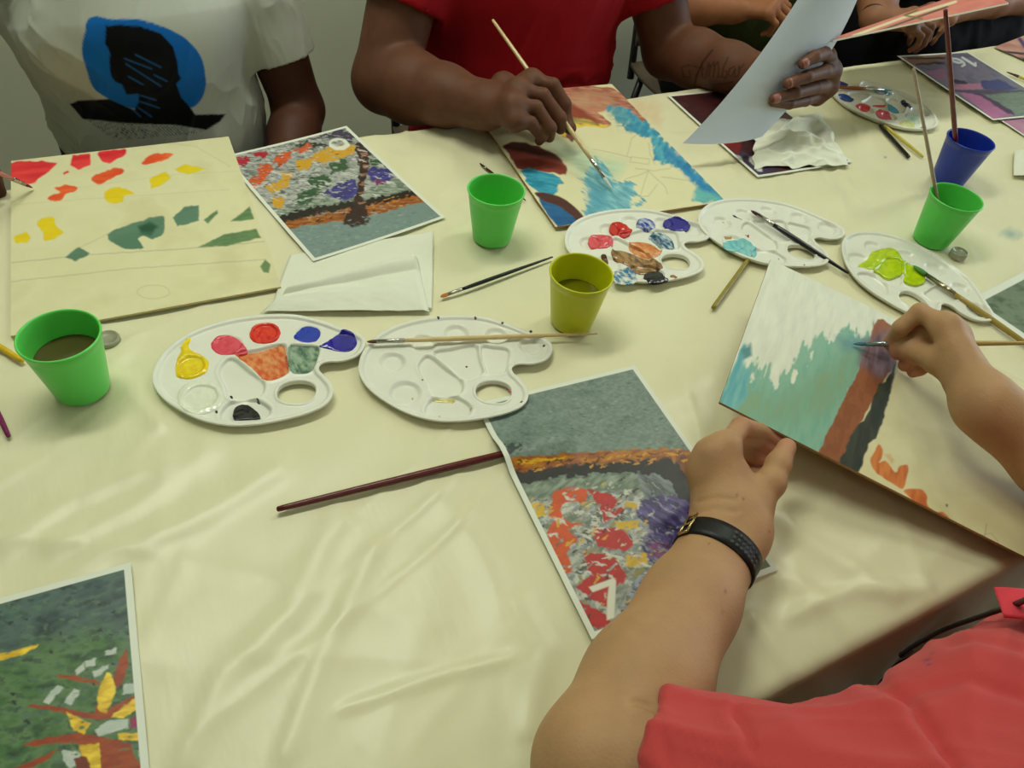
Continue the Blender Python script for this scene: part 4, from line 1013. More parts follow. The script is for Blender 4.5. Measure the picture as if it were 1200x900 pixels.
# ================================================================ brushes
def brush(p0, p1, hcol, label, r=.0034, fcol=(180, 176, 168), bcol=(110, 70, 40), fl=.028, bl=.016, flat=1.0, nohead=False, endr=.45, gcol=None, group=None, metal=1):
    """p0 = end of the handle, p1 = tip of the bristles"""
    p0 = np.asarray(p0, float); p1 = np.asarray(p1, float); L_ = np.linalg.norm(p1-p0); d = (p1-p0)/L_
    a = unit(np.cross(d, (0, 0, 1) if abs(d[2]) < .95 else (1, 0, 0))); b = np.cross(a, d)
    rt = empty('paint_brush', p0, label, 'brush', group)
    def part(name, prof, m, fa=None):
        seg = 20; v = []; f = []
        th = np.linspace(0, 2*math.pi, seg, endpoint=False)
        for s_, ra, rb in prof:
            q = p0+d*s_
            v += [q+a*ra*math.cos(t)+b*rb*math.sin(t) for t in th]
        for k in range(len(prof)-1):
            for i in range(seg): f.append((k*seg+i, k*seg+(i+1) % seg, (k+1)*seg+(i+1) % seg, (k+1)*seg+i))
        f.append(tuple(range(seg))[::-1]); f.append(tuple(range((len(prof)-1)*seg, len(prof)*seg)))
        return mesh(name, v, f, m, parent=rt)
    mh = mat('lacquer_%d_%d_%d' % tuple(hcol), hcol, .22, .5, var=.08, vscale=60)
    H = L_ if nohead else L_-fl-bl
    pr = [(0, r*endr*.5, r*endr*.5), (.0012, r*endr*.9, r*endr*.9)]
    for t in np.linspace(.04, 1, 14):
        q = r*(endr+(1-endr)*math.sin(min(t/.78, 1)*math.pi/2)) if t < .78 else r*(1-.25*((t-.78)/.22)**2)
        pr.append((H*t, q, q))
    part('handle', pr, mh)
    if not nohead:
        mf = mat('ferrule_%d_%d_%d' % tuple(fcol), fcol, .25, .5, metal=metal)
        part('ferrule', [(H-.001, r*.86, r*.86), (H, r*.9, r*.9), (H+fl*.15, r*.9, r*.9), (H+fl*.18, r*.97, r*.97), (H+fl*.22, r*.88, r*.88), (H+fl*.3, r*.88, r*.88), (H+fl*.33, r*.95, r*.95), (H+fl*.38, r*.86, r*.86), (H+fl, r*(.8 if flat == 1 else flat), r*(.8 if flat == 1 else .4))], mf)
        mb_ = mat('bristle_%d_%d_%d' % tuple(bcol), bcol, .6, .3, bump=.6, bscale=900, bdist=.0004)
        fw = .78 if flat == 1 else flat
        part('bristles', [(H+fl-.001, r*fw*.92, r*.55), (H+fl+bl*.3, r*fw*1.08, r*.6), (H+fl+bl*.65, r*fw*.9, r*.42), (H+fl+bl*.9, r*fw*.5, r*.2), (H+fl+bl, r*.1, r*.06)], mb_)
    return rt
brush(at(700, 391, .009), at(430, 400.5, .013), (214, 190, 136), 'plain wooden brush lying across the nearly clean palette', r=.0031, bcol=(92, 48, 38), fl=.032, bl=.011)
brush(at(648, 301, .0035), at(516, 348, .0035), (22, 32, 30), 'slim black brush with orange bristles between the green and yellow cups', r=.0028, bcol=(176, 112, 48), fl=.022, bl=.010, flat=1.1)
brush(MB0, MB1, (92, 30, 30), 'thick maroon brush running under the print numbered 7', r=.0040, endr=.75)
brush(at(994.5, 320.5, .0045), at(880, 246.5, .013), (26, 26, 34), 'black brush lying across the turquoise stained palette', r=.0040, bcol=(70, 34, 30), fl=.03, bl=.013)
brush(at(835.5, 361, .0034), at(880, 300, .0034), (150, 132, 44), 'short olive gold brush handle poking out from under the turquoise stained palette', r=.0034, nohead=True, endr=.95)
brush(at(1262, 444, .004), at(1070, 311, .009), (158, 136, 62), 'olive gold brush with green tipped bristles resting on the lime stained palette', r=.0042, bcol=(70, 130, 50), fcol=(150, 140, 112), fl=.05, bl=.022, flat=1.2)
brush(at(1065.5, 184.5, .003), at(1031, 147, .003), (24, 22, 24), 'short black brush handle beyond the crumpled tissue', r=.0034, nohead=True, endr=.95)
brush(at(1082, 184, .003), at(1036, 147, .003), (206, 190, 92), 'pale yellow pencil beside the short black brush handle', r=.0032, nohead=True, endr=.8)
# brushes standing in cups
def ray_point(x, y, near):
    d = CF+CR*(x-600)/FP-CU*(y-450)/FP; d = d/np.linalg.norm(d); o = np.array([0, 0, CH]); t = (np.asarray(near)-o) @ d; return o+d*t
def in_cup(c, ins, top, L_, rb_):
    # stand a brush in a cup: foot on the base, shaft against the rim, seen along the traced line
    best = None
    for a1 in np.linspace(0, 2*math.pi, 48, endpoint=False):
        for a2 in np.linspace(0, 2*math.pi, 48, endpoint=False):
            F_ = V(c[0]+(RB-.008)*math.cos(a1), c[1]+(RB-.008)*math.sin(a1), .008); R_ = V(c[0]+(RT-.0035-rb_)*math.cos(a2), c[1]+(RT-.0035-rb_)*math.sin(a2), CHH)
            d = unit(R_-F_); T_ = F_+d*L_; p = topx(T_); q = topx(F_+d*.075)
            e = math.hypot(p[0]-top[0], p[1]-top[1])+.8*math.hypot(q[0]-ins[0], q[1]-ins[1])
            if best is None or e < best[0]: best = (e, T_, F_)
    return best
bs = min((in_cup(cb, (1118, 172), (1108, 12), L_, .004) for L_ in np.linspace(.22, .36, 8)), key=lambda t: t[0]); _, top_, foot = bs
brush(top_, foot, (104, 34, 34), 'long dark red brush standing in the blue cup', r=.0040, bcol=(90, 60, 40), endr=.8)
bs = min((in_cup(cg3, (1103, 226), (1071, 80), L_, .003) for L_ in np.linspace(.20, .34, 8)), key=lambda t: t[0]); _, top_, foot = bs
brush(top_, foot, (168, 150, 124), 'pale grey brown brush standing in the right green cup', r=.0028, bcol=(90, 60, 40), endr=.7)
brush(at(616, 235, .003), at(562, 191, .003), (70, 26, 26), 'thin dark red brush behind the centre green cup', r=.0022, fl=.006, bl=.012, bcol=(60, 26, 24))
brush(at(962, 101, .011), at(1046, 106, .012), (150, 78, 34), 'brown brush lying on the far palette', r=.0036, fl=.04, bl=.02, bcol=(120, 170, 180))
brush(at(-40, 382, .004), at(26, 423, .004), (216, 180, 30), 'black and yellow brush behind the left green cup', r=.0036, bcol=(40, 40, 30), nohead=True, endr=.7)
brush(at(-28, 430, .004), at(10, 511, .004), (124, 30, 84), 'magenta brush end at the left edge', r=.0028, nohead=True, endr=.7)
brush(at(1250, 112, .004), at(1179, 84, .004), (196, 190, 40), 'yellow and brown pencil at the far right edge', r=.0032, fl=.01, bl=.018, fcol=(90, 60, 60), bcol=(80, 44, 50), metal=0)

# ================================================================ tissues and small caps
def cloth_patch(name, corners, n, hfun, m, th=.0006, **kw):
    c = [np.asarray(x, float) for x in corners]
    a, b = np.meshgrid(np.linspace(0, 1, n), np.linspace(0, 1, n), indexing='ij'); a = a.ravel()[:, None]; b = b.ravel()[:, None]
    P_ = (c[0]*(1-a)+c[1]*a)*(1-b)+(c[3]*(1-a)+c[2]*a)*b
    P_ = P_+hfun(a[:, 0], b[:, 0])
    i, j = np.meshgrid(np.arange(n-1), np.arange(n-1), indexing='ij'); k = (i*n+j).ravel()
    f = np.stack([k, k+1, k+n+1, k+n], 1)
    o = mesh(name, P_, f, m, **kw)
    md = o.modifiers.new('thickness', 'SOLIDIFY'); md.thickness = th; md.offset = 0
    return o
M_tis = mat('tissue', (226, 228, 210), .9, .1, bump=.3, bscale=260, bdist=.0006)
T = empty('tissue', at(420, 340, 0), 'folded white paper tissue between the tree print and the two palettes', 'tissue')
def h1(a, b): 
    e = np.minimum(np.minimum(a, 1-a), np.minimum(b, 1-b)); z = .0015+.001*fbm(a*4, b*4, None, 3, 3); return np.stack([0*a, 0*a, z], 1)
cloth_patch('tissue_layer', [at(340, 300, 0), at(508, 272, 0), at(506, 362, 0), at(316, 366, 0)], 60, h1, M_tis, parent=T)
def h2(a, b):
    z = .004+.012*np.clip(math.pi*0+np.sin(np.clip(b/.32, 0, 1)*math.pi), 0, 1)*(.6+.4*a)+.004*np.sin(np.clip(b, 0, 1)*math.pi)+.0022*fbm(a*4, b*3, None, 5, 3)
    z *= np.clip(np.minimum(a, 1-a)/.03, .25, 1)
    return np.stack([0*a, 0*a, z], 1)
cloth_patch('folded_flap', [at(338, 343, 0), at(488, 300, 0), at(503, 366, 0), at(305, 368, 0)], 80, h2, M_tis, parent=T)
def h3(a, b):
    r_ = 1-np.abs(fbm(a*2.0+.3+b*.8, b*3.4-a*.6, None, 41, 3)); z = .003+.026*np.clip(r_, 0, 1)**4*np.sin(np.clip(a, 0, 1)*math.pi)**.5*np.sin(np.clip(b*.85+.1, 0, 1)*math.pi)+.003*fbm(a*9, b*9, None, 42, 2)
    return np.stack([.006*fbm(a*5, b*5, None, 43, 2), .006*fbm(a*5, b*5, None, 44, 2), np.maximum(z, .003)], 1)
cloth_patch('tissue', [at(882, 150, .01), at(960, 134, .0), at(992, 196, .0), at(884, 199, .0)], 110, h3, M_tis, label='crumpled white tissue below the raised white sheet', cat='tissue')
def h4(a, b): return np.stack([0*a, 0*a, .004+.014*np.clip(np.sin(a*math.pi), 0, 1)**2*(.5+.5*b)+.002*fbm(a*5, b*5, None, 46, 2)], 1)
cloth_patch('tissue', [at(1187, 180, 0), at(1240, 165, 0), at(1262, 215, 0), at(1186, 208, 0)], 40, h4, M_tis, label='white folded tissue at the right edge beside the blue cup', cat='tissue')
M_cap = mat('clear_cap', (190, 190, 165), .2, .5, trans=.45)
def cap(p, R_, H_, label):
    v, f = lathe(p, [(R_*.9, 0), (R_, .001), (R_, H_-.002), (R_*.93, H_), (R_*.8, H_), (R_*.78, H_-.0012), (R_*.3, H_-.0016)], 40)
    mesh('bottle_cap', v, f, M_cap, label=label, cat='cap')
cap(at(1121, 301, 0), .0125, .011, 'small clear grey cap in front of the right green cup')
cap(at(127, 400, 0), .0135, .006, 'clear round cap behind the left green cup')

# ================================================================ people
def finger(j, r, k=.0025):
    return ('U', k, [RC(j[i], j[i+1], r[i], r[i+1]) for i in range(len(j)-1)])
FR = [(.0098, .0088, .0080, .0066), (.0100, .0090, .0082, .0068), (.0096, .0085, .0077, .0064), (.0086, .0076, .0068, .0058)]
def hand_tree(W, mcp, fing, thumb, n, g=1.0, wr=.024):
    """W wrist centre; mcp 4 knuckles; fing 4 lists (PIP, DIP, TIP); thumb (CMC, MCP, IP, TIP); n = direction of the back of the hand"""
    W = np.asarray(W, float); n = unit(n)
    mcp = [np.asarray(p, float) for p in mcp]
    palm = []
    for i, m_ in enumerate(mcp):
        rr0 = (.0135, .0140, .0135, .0120)[i]*g
        s0 = W+(m_-W)*.12
        palm.append(RC(s0-n*.002, m_-n*.003, .0150*g, rr0*.93))
    # flesh of the palm, heel and thumb base
    mid = (mcp[1]+mcp[2])/2
    palm.append(RC(W+(mid-W)*.25-n*.007*g, W+(mid-W)*.8-n*.008*g, .0155*g, .0125*g))
    for a, b in ((0, 1), (1, 2), (2, 3)): palm.append(RC(mcp[a]-n*.003, mcp[b]-n*.003, .0105*g, .0105*g))
    P_ = ('U', .012*g, palm)
    fs = []
    for i in range(4):
        j = [mcp[i]-n*.003]+[np.asarray(q, float) for q in fing[i]]
        fs.append(finger(j, [q*g for q in FR[i]], .003*g))
    F_ = ('U', .0012, fs)
    t = [np.asarray(q, float) for q in thumb]
    T_ = ('U', .006*g, [RC(t[0], t[1], .0165*g, .0125*g), RC(t[1], t[2], .0118*g, .0100*g), RC(t[2], t[3], .0102*g, .0082*g)])
    web = RC((W*.4+t[1]*.6), mcp[0]*.55+t[1]*.25+W*.2-n*.006, .011*g, .009*g)
    wrist = RC(W, W+(mid-W)*.14, wr*g, wr*.95*g, n, 1.35)
    return ('U', .007*g, [('U', .010*g, [P_, wrist, RC(t[0], W, .015*g, .018*g), web]), F_, T_])
def nails(par, tips, mat_, g=1.0):
    """tips: (DIP, TIP, dorsal direction, radius)"""
    for D_, T_, nd, r_ in tips:
        D_ = np.asarray(D_, float); T_ = np.asarray(T_, float); d = unit(T_-D_); nd = np.asarray(nd, float); nd = unit(nd-d*(nd @ d)); s_ = np.cross(d, nd)
        c = T_-d*.001
        v = []; f = []
        m = 9
        for i in range(m):
            for j in range(m):
                a = (i/(m-1)-.5)*1.9; y = (j/(m-1)-.5)*.0125*g
                rr_ = r_+.0006
                edge = 1-abs(j/(m-1)-.5)**4*3
                v.append(c+s_*rr_*math.sin(a)*edge+nd*(rr_*math.cos(a)-.0004-.0018*max(0, (j/(m-1)-.5))*2)+d*y)
        for i in range(m-1):
            for j in range(m-1): f.append((i*m+j, (i+1)*m+j, (i+1)*m+j+1, i*m+j+1))
        o = mesh('fingernail', v, f, mat_, parent=par)
        md = o.modifiers.new('thickness', 'SOLIDIFY'); md.thickness = .0005
def auto_hand(W, d, n, side, curl=(.6, .8, .5), g=1.0, spread=.1, thumb=None):
    """generic relaxed hand. d finger direction, n back of hand, side=+1 when the thumb lies along cross(d,n)"""
    W = np.asarray(W, float); d = unit(d); n = unit(np.asarray(n, float)-d*(np.asarray(n, float) @ d)); s_ = np.cross(d, n)*side
    off = (.027, .0085, -.0105, -.0285); ln = (.090, .093, .087, .078)
    ph = [(.044, .026, .020), (.049, .030, .021), (.045, .028, .021), (.035, .021, .019)]
    mcp = []; fi = []
    for i in range(4):
        m_ = W+d*ln[i]*g+s_*off[i]*g; mcp.append(m_); p = m_.copy(); a = 0; js = []
        dd_ = unit(d+s_*spread*(1.5-i)*.6)
        for q in range(3):
            a += curl[q]+.06*i*(q == 0)
            p = p+(dd_*math.cos(a)-n*math.sin(a))*ph[i][q]*g; js.append(p.copy())
        fi.append(js)
    c0 = W+d*.022*g+s_*.024*g-n*.008*g
    if thumb is None: td = unit(d*.75+s_*.55-n*.35)
    else: td = unit(d*thumb[0]+s_*thumb[1]-n*thumb[2])
    t1 = c0+td*.040*g; td2 = unit(td+d*.35-n*.15); t2 = t1+td2*.032*g; t3 = t2+unit(td2+d*.3-s_*.1)*.026*g
    return W, mcp, fi, (c0, t1, t2, t3), n
def arm(S, E, W, g=1.0, ru=.052, re=.044, rf=.047, rw=.027, n=None):
    S, E, W = [np.asarray(p, float) for p in (S, E, W)]
    fm = E+(W-E)*.28
    l = [RC(S, S+(E-S)*.45, ru*1.12*g, ru*g), RC(S+(E-S)*.45, E, ru*g, re*g), RC(E, fm, re*g, rf*g), RC(fm, E+(W-E)*.62, rf*g, rf*.82*g), RC(E+(W-E)*.62, W, rf*.82*g, rw*g, n, 1.2 if n is not None else 1)]
    return ('U', .018*g, l)
def torso(pel, ch, nk, SL, SR, w, dp, lat=(1, 0, 0), sr=.060):
    """trunk as stretched cones; w half width, dp half depth"""
    pel, ch, nk, SL, SR = [np.asarray(p, float) for p in (pel, ch, nk, SL, SR)]
    s_ = dp/w
    be = pel*.45+ch*.55
    return ('U', .05, [RC(pel, be, dp*1.02, dp, lat, s_), RC(be, ch, dp, dp*.98, lat, s_), RC(ch, (SL+SR)/2-V(0, 0, .03), dp*.95, dp*.62, lat, s_*.95), RC(SL*.8+nk*.2, SR*.8+nk*.2, sr, sr)])
def head(Hc, fwd, up, g=1.0):
    f = unit(fwd); u = unit(up); s_ = np.cross(f, u); Hc = np.asarray(Hc, float)
    l = [RC(Hc+u*.025*g-f*.018*g, Hc+u*.02*g+f*.015*g, .083*g, .078*g, s_, 1.06), RC(Hc-u*.01*g+f*.03*g, Hc-u*.075*g+f*.052*g, .060*g, .036*g, s_, .95),
         RC(Hc+f*.088*g+u*.012*g, Hc+f*.108*g-u*.028*g, .008*g, .013*g), RC(Hc+f*.098*g-u*.034*g-s_*.009*g, Hc+f*.098*g-u*.034*g+s_*.009*g, .009*g, .009*g),
         RC(Hc+f*.083*g-u*.056*g-s_*.017*g, Hc+f*.083*g-u*.056*g+s_*.017*g, .009*g, .009*g), RC(Hc+f*.076*g-u*.088*g, Hc+f*.07*g-u*.094*g, .018*g, .016*g),
         RC(Hc+f*.078*g+u*.028*g-s_*.035*g, Hc+f*.078*g+u*.028*g+s_*.035*g, .013*g, .013*g)]
    ears = [RC(Hc+s_*q*.078*g+u*.012*g-f*.012*g, Hc+s_*q*.076*g-u*.022*g-f*.006*g, .016*g, .010*g, s_, 2.0) for q in (-1, 1)]
    eyes = ('U', 0, [RC(Hc+f*.094*g+u*.008*g+s_*q*.031*g, Hc+f*.094*g+u*.008*g+s_*q*.032*g, .014*g, .014*g) for q in (-1, 1)])
    return ('U', .006, [SUB(.012, ('U', .016*g, l), eyes)]+ears), (f, u, s_)
def legs(pel, kneeL, kneeR, ankL, ankR, g=1.0, grow=0.0):
    pel = np.asarray(pel, float); l = []
    for kn, an, q in ((kneeL, ankL, 1), (kneeR, ankR, -1)):
        kn = np.asarray(kn, float); an = np.asarray(an, float); hp = pel+V(q*.09*g, 0, -.02)
        l += [RC(hp, kn, .085*g+grow, .058*g+grow), RC(kn, kn+(an-kn)*.35, .056*g+grow, .056*g+grow), RC(kn+(an-kn)*.35, an, .056*g+grow, .038*g+grow)]
    return ('U', .03, l)
def put(name, tree, coarse, fine, m, parent, disp=None, colf=None, **kw):
    v, f = solid(tree, coarse, fine)
    if disp is not None: v = v+vnormals(v, f)*disp(v)[:, None]
    return mesh(name, v, f, m, parent=parent, cols=None if colf is None else colf(v), **kw)
def folds(amp, sc, d, seed):
    """cloth folds: ridges running along d"""
    d = unit(d); a = unit(np.cross(d, (0, 0, 1) if abs(d[2]) < .9 else (1, 0, 0))); b = np.cross(a, d)
    def f(v):
        x = v @ d/(sc*4.5)+.2*vnoise(v[:, 0]/.09, v[:, 1]/.09, v[:, 2]/.09, seed+3); y = v @ a/sc+.5*vnoise(v[:, 0]/.12, v[:, 1]/.12, v[:, 2]/.12, seed+4); z = v @ b/sc
        r_ = 1-np.abs(vnoise(x, y, z, seed)); r2_ = 1-np.abs(vnoise(x*1.7, y*2.1, z*2.1, seed+9))
        return amp*(r_**2.5*1.0-.35)+amp*.35*(r2_**3-.2)
    return f
M_eye = mat('eye_white', (225, 222, 214), .2); M_iris = mat('eye_iris', (50, 34, 24), .15)
def features(par, Hc, fr, hairc, skin, g=1.0, hair='short'):
    f, u, s_ = fr; Hc = np.asarray(Hc, float)
    for q in (-1, 1):
        c = Hc+f*.0745*g+u*.008*g+s_*q*.031*g
        v, fc = solid(RC(c, c+f*.0005, .0118*g, .0118*g), .004); mesh('eye', v, fc, M_eye, parent=par)
        c2 = c+f*.0078*g-u*.002*g; v, fc = solid(RC(c2, c2+f*.0003, .0055*g, .0055*g), .002); mesh('iris', v, fc, M_iris, parent=par)
    cut = ('U', .004, [RC(Hc+u*.032*g-f*.022*g, Hc+u*.03*g+f*.012*g, .088*g, .080*g, s_, 1.05), RC(Hc-f*.03*g-u*.005*g, Hc-f*.035*g-u*.03*g, .074*g, .060*g, s_, 1.05)])
    t = CUT(cut, Hc+u*(.035)*g+f*.03*g, unit(-u*.75+f*.7))
    v, fc = solid(t, .006); v = v+vnormals(v, fc)*(.0015*vnoise(v[:, 0]/.006, v[:, 1]/.006, v[:, 2]/.006, 4))[:, None]
    mesh('hair', v, fc, mat('hair_%d_%d_%d' % hairc, hairc, .85, .2, bump=.5, bscale=400), parent=par)

M_skD = mat('skin_dark', (96, 60, 42), .56, .3, attr=True, sss=.03, bump=.35, bscale=420, var=.10, vscale=35, bdist=.0006)
M_skL = mat('skin_tan', (186, 140, 100), .55, .3, attr=True, sss=.06, bump=.45, bscale=380, var=.07, vscale=30, bdist=.0007)
M_nailD = mat('fingernail_dark', (152, 100, 90), .3, .5)
M_nailL = mat('fingernail_light', (214, 160, 138), .3, .5)
M_tshirt = mat('tshirt_cotton', attr=True, rough=.9, spec=.15, bump=.2, bscale=900, bdist=.0003, sheen=.1)
M_red = mat('red_cotton', (150, 14, 26), .85, .2, bump=.2, bscale=900, bdist=.0003)
M_coral = mat('coral_pique', (226, 80, 80), .9, .2, attr=True, bump=.5, bscale=1100, bdist=.0005, sheen=.15)
M_navy = mat('dark_trousers', (26, 27, 38), .85, .2, bump=.2, bscale=500)
M_black = mat('black_cloth', (14, 14, 20), .85, .2, bump=.2, bscale=500)
M_olive = mat('olive_cloth', (58, 66, 30), .85, .2, bump=.2, bscale=500)
M_shoe = mat('shoe_leather', (30, 28, 28), .5)

def skincol(base, tip, tips=(), seed=1, marks=None):
    def f(v):
        c = np.tile(lin(base), (len(v), 1))
        for p, r_ in tips:
            k = np.clip(1-np.linalg.norm(v-np.asarray(p), axis=1)/r_, 0, 1)[:, None]*.55; c = c*(1-k)+lin(tip)*k
        n = fbm(v[:, 0]/.03, v[:, 1]/.03, v[:, 2]/.03, seed, 3)[:, None]; c = c*(1+.10*n)
        if marks is not None: c = marks(v, c)
        return c
    return f

def shoes(par, ankL, ankR, d):
    for an in (ankL, ankR):
        an = np.asarray(an, float); z = -TZ+.036
        a = V(an[0], an[1], z)-unit(d)*.03; b = V(an[0], an[1], z-.004)+unit(d)*.15
        t = CUT(('U', .03, [RC(a, b, .038, .034, (0, 0, 1), 1.15), RC(a+V(0, 0, .01), V(an[0], an[1], an[2]), .038, .045)]), (0, 0, -TZ+.002), (0, 0, -1))
        v, f = solid(t, .009); mesh('shoe', v, f, M_shoe, parent=par)

# ---- plain stacking chair, used by everybody at the table
M_chair = mat('chair_shell', (92, 80, 68), .45, .4); M_cleg = mat('chair_tube', (70, 70, 72), .3, .5, metal=.8)
def chair(pos, rz, label):
    r = empty('chair', (pos[0], pos[1], -TZ), label, 'chair', 'chairs around the table'); r.rotation_euler = (0, 0, rz)
    def pt(n, v, f, m):
        v = np.array(v, float); v[:, 2] -= TZ; o = mesh(n, v, f, m, loc=(0, 0, -TZ)); o.parent = r; o.location = (0, 0, 0)
    n = 14; v = []; f = []
    for i in range(n):
        for j in range(n):
            x = (i/(n-1)-.5)*.36; y = (j/(n-1)-.5)*.40; v.append((x, y, .430-.018*(1-(2*x/.36)**2)*(1-(2*y/.4)**2)+(.02*(abs(y)/.2)**4 if y > 0 else -.012*(abs(y)/.2)**4)))
    k = n*n; v += [(a, b, c-.012) for a, b, c in v]
    g_ = lambda i, j, o=0: i*n+j+o
    for i in range(n-1):
        for j in range(n-1): f += [(g_(i, j), g_(i+1, j), g_(i+1, j+1), g_(i, j+1)), (g_(i, j, k), g_(i, j+1, k), g_(i+1, j+1, k), g_(i+1, j, k))]
    for i in range(n-1): f += [(g_(i, 0), g_(i, 0, k), g_(i+1, 0, k), g_(i+1, 0)), (g_(i+1, n-1), g_(i+1, n-1, k), g_(i, n-1, k), g_(i, n-1)), (g_(0, i+1), g_(0, i+1, k), g_(0, i, k), g_(0, i)), (g_(n-1, i), g_(n-1, i, k), g_(n-1, i+1, k), g_(n-1, i+1))]
    pt('seat', v, f, M_chair)
    v = []; f = []
    for i in range(n):
        for j in range(n):
            x = (i/(n-1)-.5)*.36; z = .50+j/(n-1)*.31; w_ = 1-.10*(j/(n-1))**3; v.append((x*w_, .215+(z-.5)*.16-.03*(1-(2*x/.4)**2)*-1-.03, z))
    v += [(a, b+.010, c) for a, b, c in v]
    for i in range(n-1):
        for j in range(n-1): f += [(g_(i, j), g_(i+1, j), g_(i+1, j+1), g_(i, j+1)), (g_(i, j, k), g_(i, j+1, k), g_(i+1, j+1, k), g_(i+1, j, k))]
    for i in range(n-1): f += [(g_(i, 0), g_(i, 0, k), g_(i+1, 0, k), g_(i+1, 0)), (g_(i+1, n-1), g_(i+1, n-1, k), g_(i, n-1, k), g_(i, n-1)), (g_(0, i+1), g_(0, i+1, k), g_(0, i, k), g_(0, i)), (g_(n-1, i), g_(n-1, i, k), g_(n-1, i+1, k), g_(n-1, i+1))]
    pt('backrest', v, f, M_chair)
    for sx in (-1, 1):
        t, q = tube((sx*.17, .20, .40), (sx*.165, .265, .80), .011); pt('back_upright', t, q, M_cleg)
        for sy in (-1, 1):
            t, q = tube((sx*.15, sy*.17, .425), (sx*.18, sy*.22, .0), .011); pt('leg', t, q, M_cleg)

def person(label, skin, skincf, parts_tree, coarse, fine, pel, knees, ank, Hc, hfwd, hairc, nk, feet=(0, -1, 0), trouser=None, g=1.0, hup=(0, 0, 1), disp=None):
    r = empty('person', (pel[0], pel[1], -TZ), label, 'person')
    ht, fr = head(Hc, hfwd, hup, g)
    lg = legs(pel, knees[0], knees[1], ank[0], ank[1], g)
    body = ('U', .02, parts_tree+[RC(nk, np.asarray(Hc)-V(0, 0, .06)-unit(hfwd)*.015, .055*g, .052*g), ht, lg])
    v, f = solid(body, coarse, list(fine)+[(np.asarray(Hc)-.11, np.asarray(Hc)+.11, .006)])
    if disp is not None: v = v+vnormals(v, f)*disp(v)[:, None]
    mesh('body', v, f, skin, parent=r, cols=skincf(v))
    features(r, Hc, fr, hairc, skin, g)
    tr = CUT(('U', .03, [legs(pel, knees[0], knees[1], ank[0], ank[1], g, .008), RC(V(*pel)+V(-.07, 0, .0), V(*pel)+V(.07, 0, .0), .108*g, .108*g)]), (0, 0, -TZ+.07), (0, 0, -1))
    put('trousers', tr, .012, (), trouser or M_navy, r, folds(.004, .03, (0, 0, 1), 5))
    shoes(r, ank[0], ank[1], feet)
    return r
def sleeve(S, E, t, r0, r1, wall=.008):
    """short sleeve on the upper arm from S towards E, ending at fraction t, open at the cuff"""
    S = np.asarray(S, float); E = np.asarray(E, float); d = unit(E-S); H_ = S+(E-S)*t
    out = CUT(RC(S, H_+d*.02, r0, r1), H_, d)
    cav = RC(H_-d*.05, H_+d*.05, r1-wall-.004, r1-wall)
    return out, cav

# ================= the painter in the white T-shirt
pel = (.075, 1.42, -.20); ch = (.045, 1.33, .13); nk = (.045, 1.37, .335)
SL = V(.225, 1.37, .27); EL = V(.290, 1.325, -.055); WL = V(.20, 1.13, -.12)
SR = V(-.150, 1.36, .27); ER = V(-.38, 1.26, .06); WR = at(-158, 200, .070)
n1 = unit((-.3, .2, 1))
hl = auto_hand(WL, (-.6, -.6, -.1), (.1, -.1, 1), 1, (.5, .6, .4))
tip = at(38, 220, .008); b0 = at(-120, 150, .16)
bd = unit(tip-b0); hold = at(-22, 200, .045)
hr = auto_hand(WR, hold-WR+V(0, 0, .02), (-.3, -.1, 1), -1, (.7, .9, .5), thumb=(.8, .3, .35))
tr1 = [torso(pel, ch, nk, SL, SR, .142, .103), arm(SL, EL, WL, 1, .052, .044, .044, .026), arm(SR, ER, WR, 1, .047, .039, .040, .026, n=n1), hand_tree(*hl), hand_tree(*hr)]
ank = ((.17, 1.02, -TZ+.09), (-.08, 1.02, -TZ+.09)); kn = ((.20, 1.00, -.22), (-.10, 1.00, -.22))
p1 = person('person in white T-shirt with blue and black printed motif, seated at the left, brush over the sketched board', M_skD, skincol((82, 48, 34), (120, 70, 56), [(q[2], .03) for q in hr[2]]),
    tr1, .011, [(*box_about([WR]+hr[1]+[q for l in hr[2] for q in l], .02), .0028), (V(.2, 1.2, -.12), V(.36, 1.42, .12), .005)], pel, kn, ank, (.045, 1.33, .465), (0, -1, -.25), (20, 18, 18), nk)
p1['label'] = 'person in white T-shirt with a blue and black motif seated at the left'
so, sc_ = sleeve(SL, EL, .70, .068, .062); so2, sc2 = sleeve(SR, ER, .52, .066, .062)
hemz = -.09
shirt = CUT(SUB(.003, ('U', .028, [torso(V(*pel)+V(0, -.01, 0), ch, nk, SL, SR, .157, .122, sr=.074), so, so2, RC((.07, 1.34, -.06), (.085, 1.37, -.2), .124, .124, (1, 0, 0), .84)]), ('U', 0, [sc_, sc2, RC(nk, V(*nk)+V(0, -.02, .12), .062, .075)])), (0, 0, -.24), (0, 0, -1))
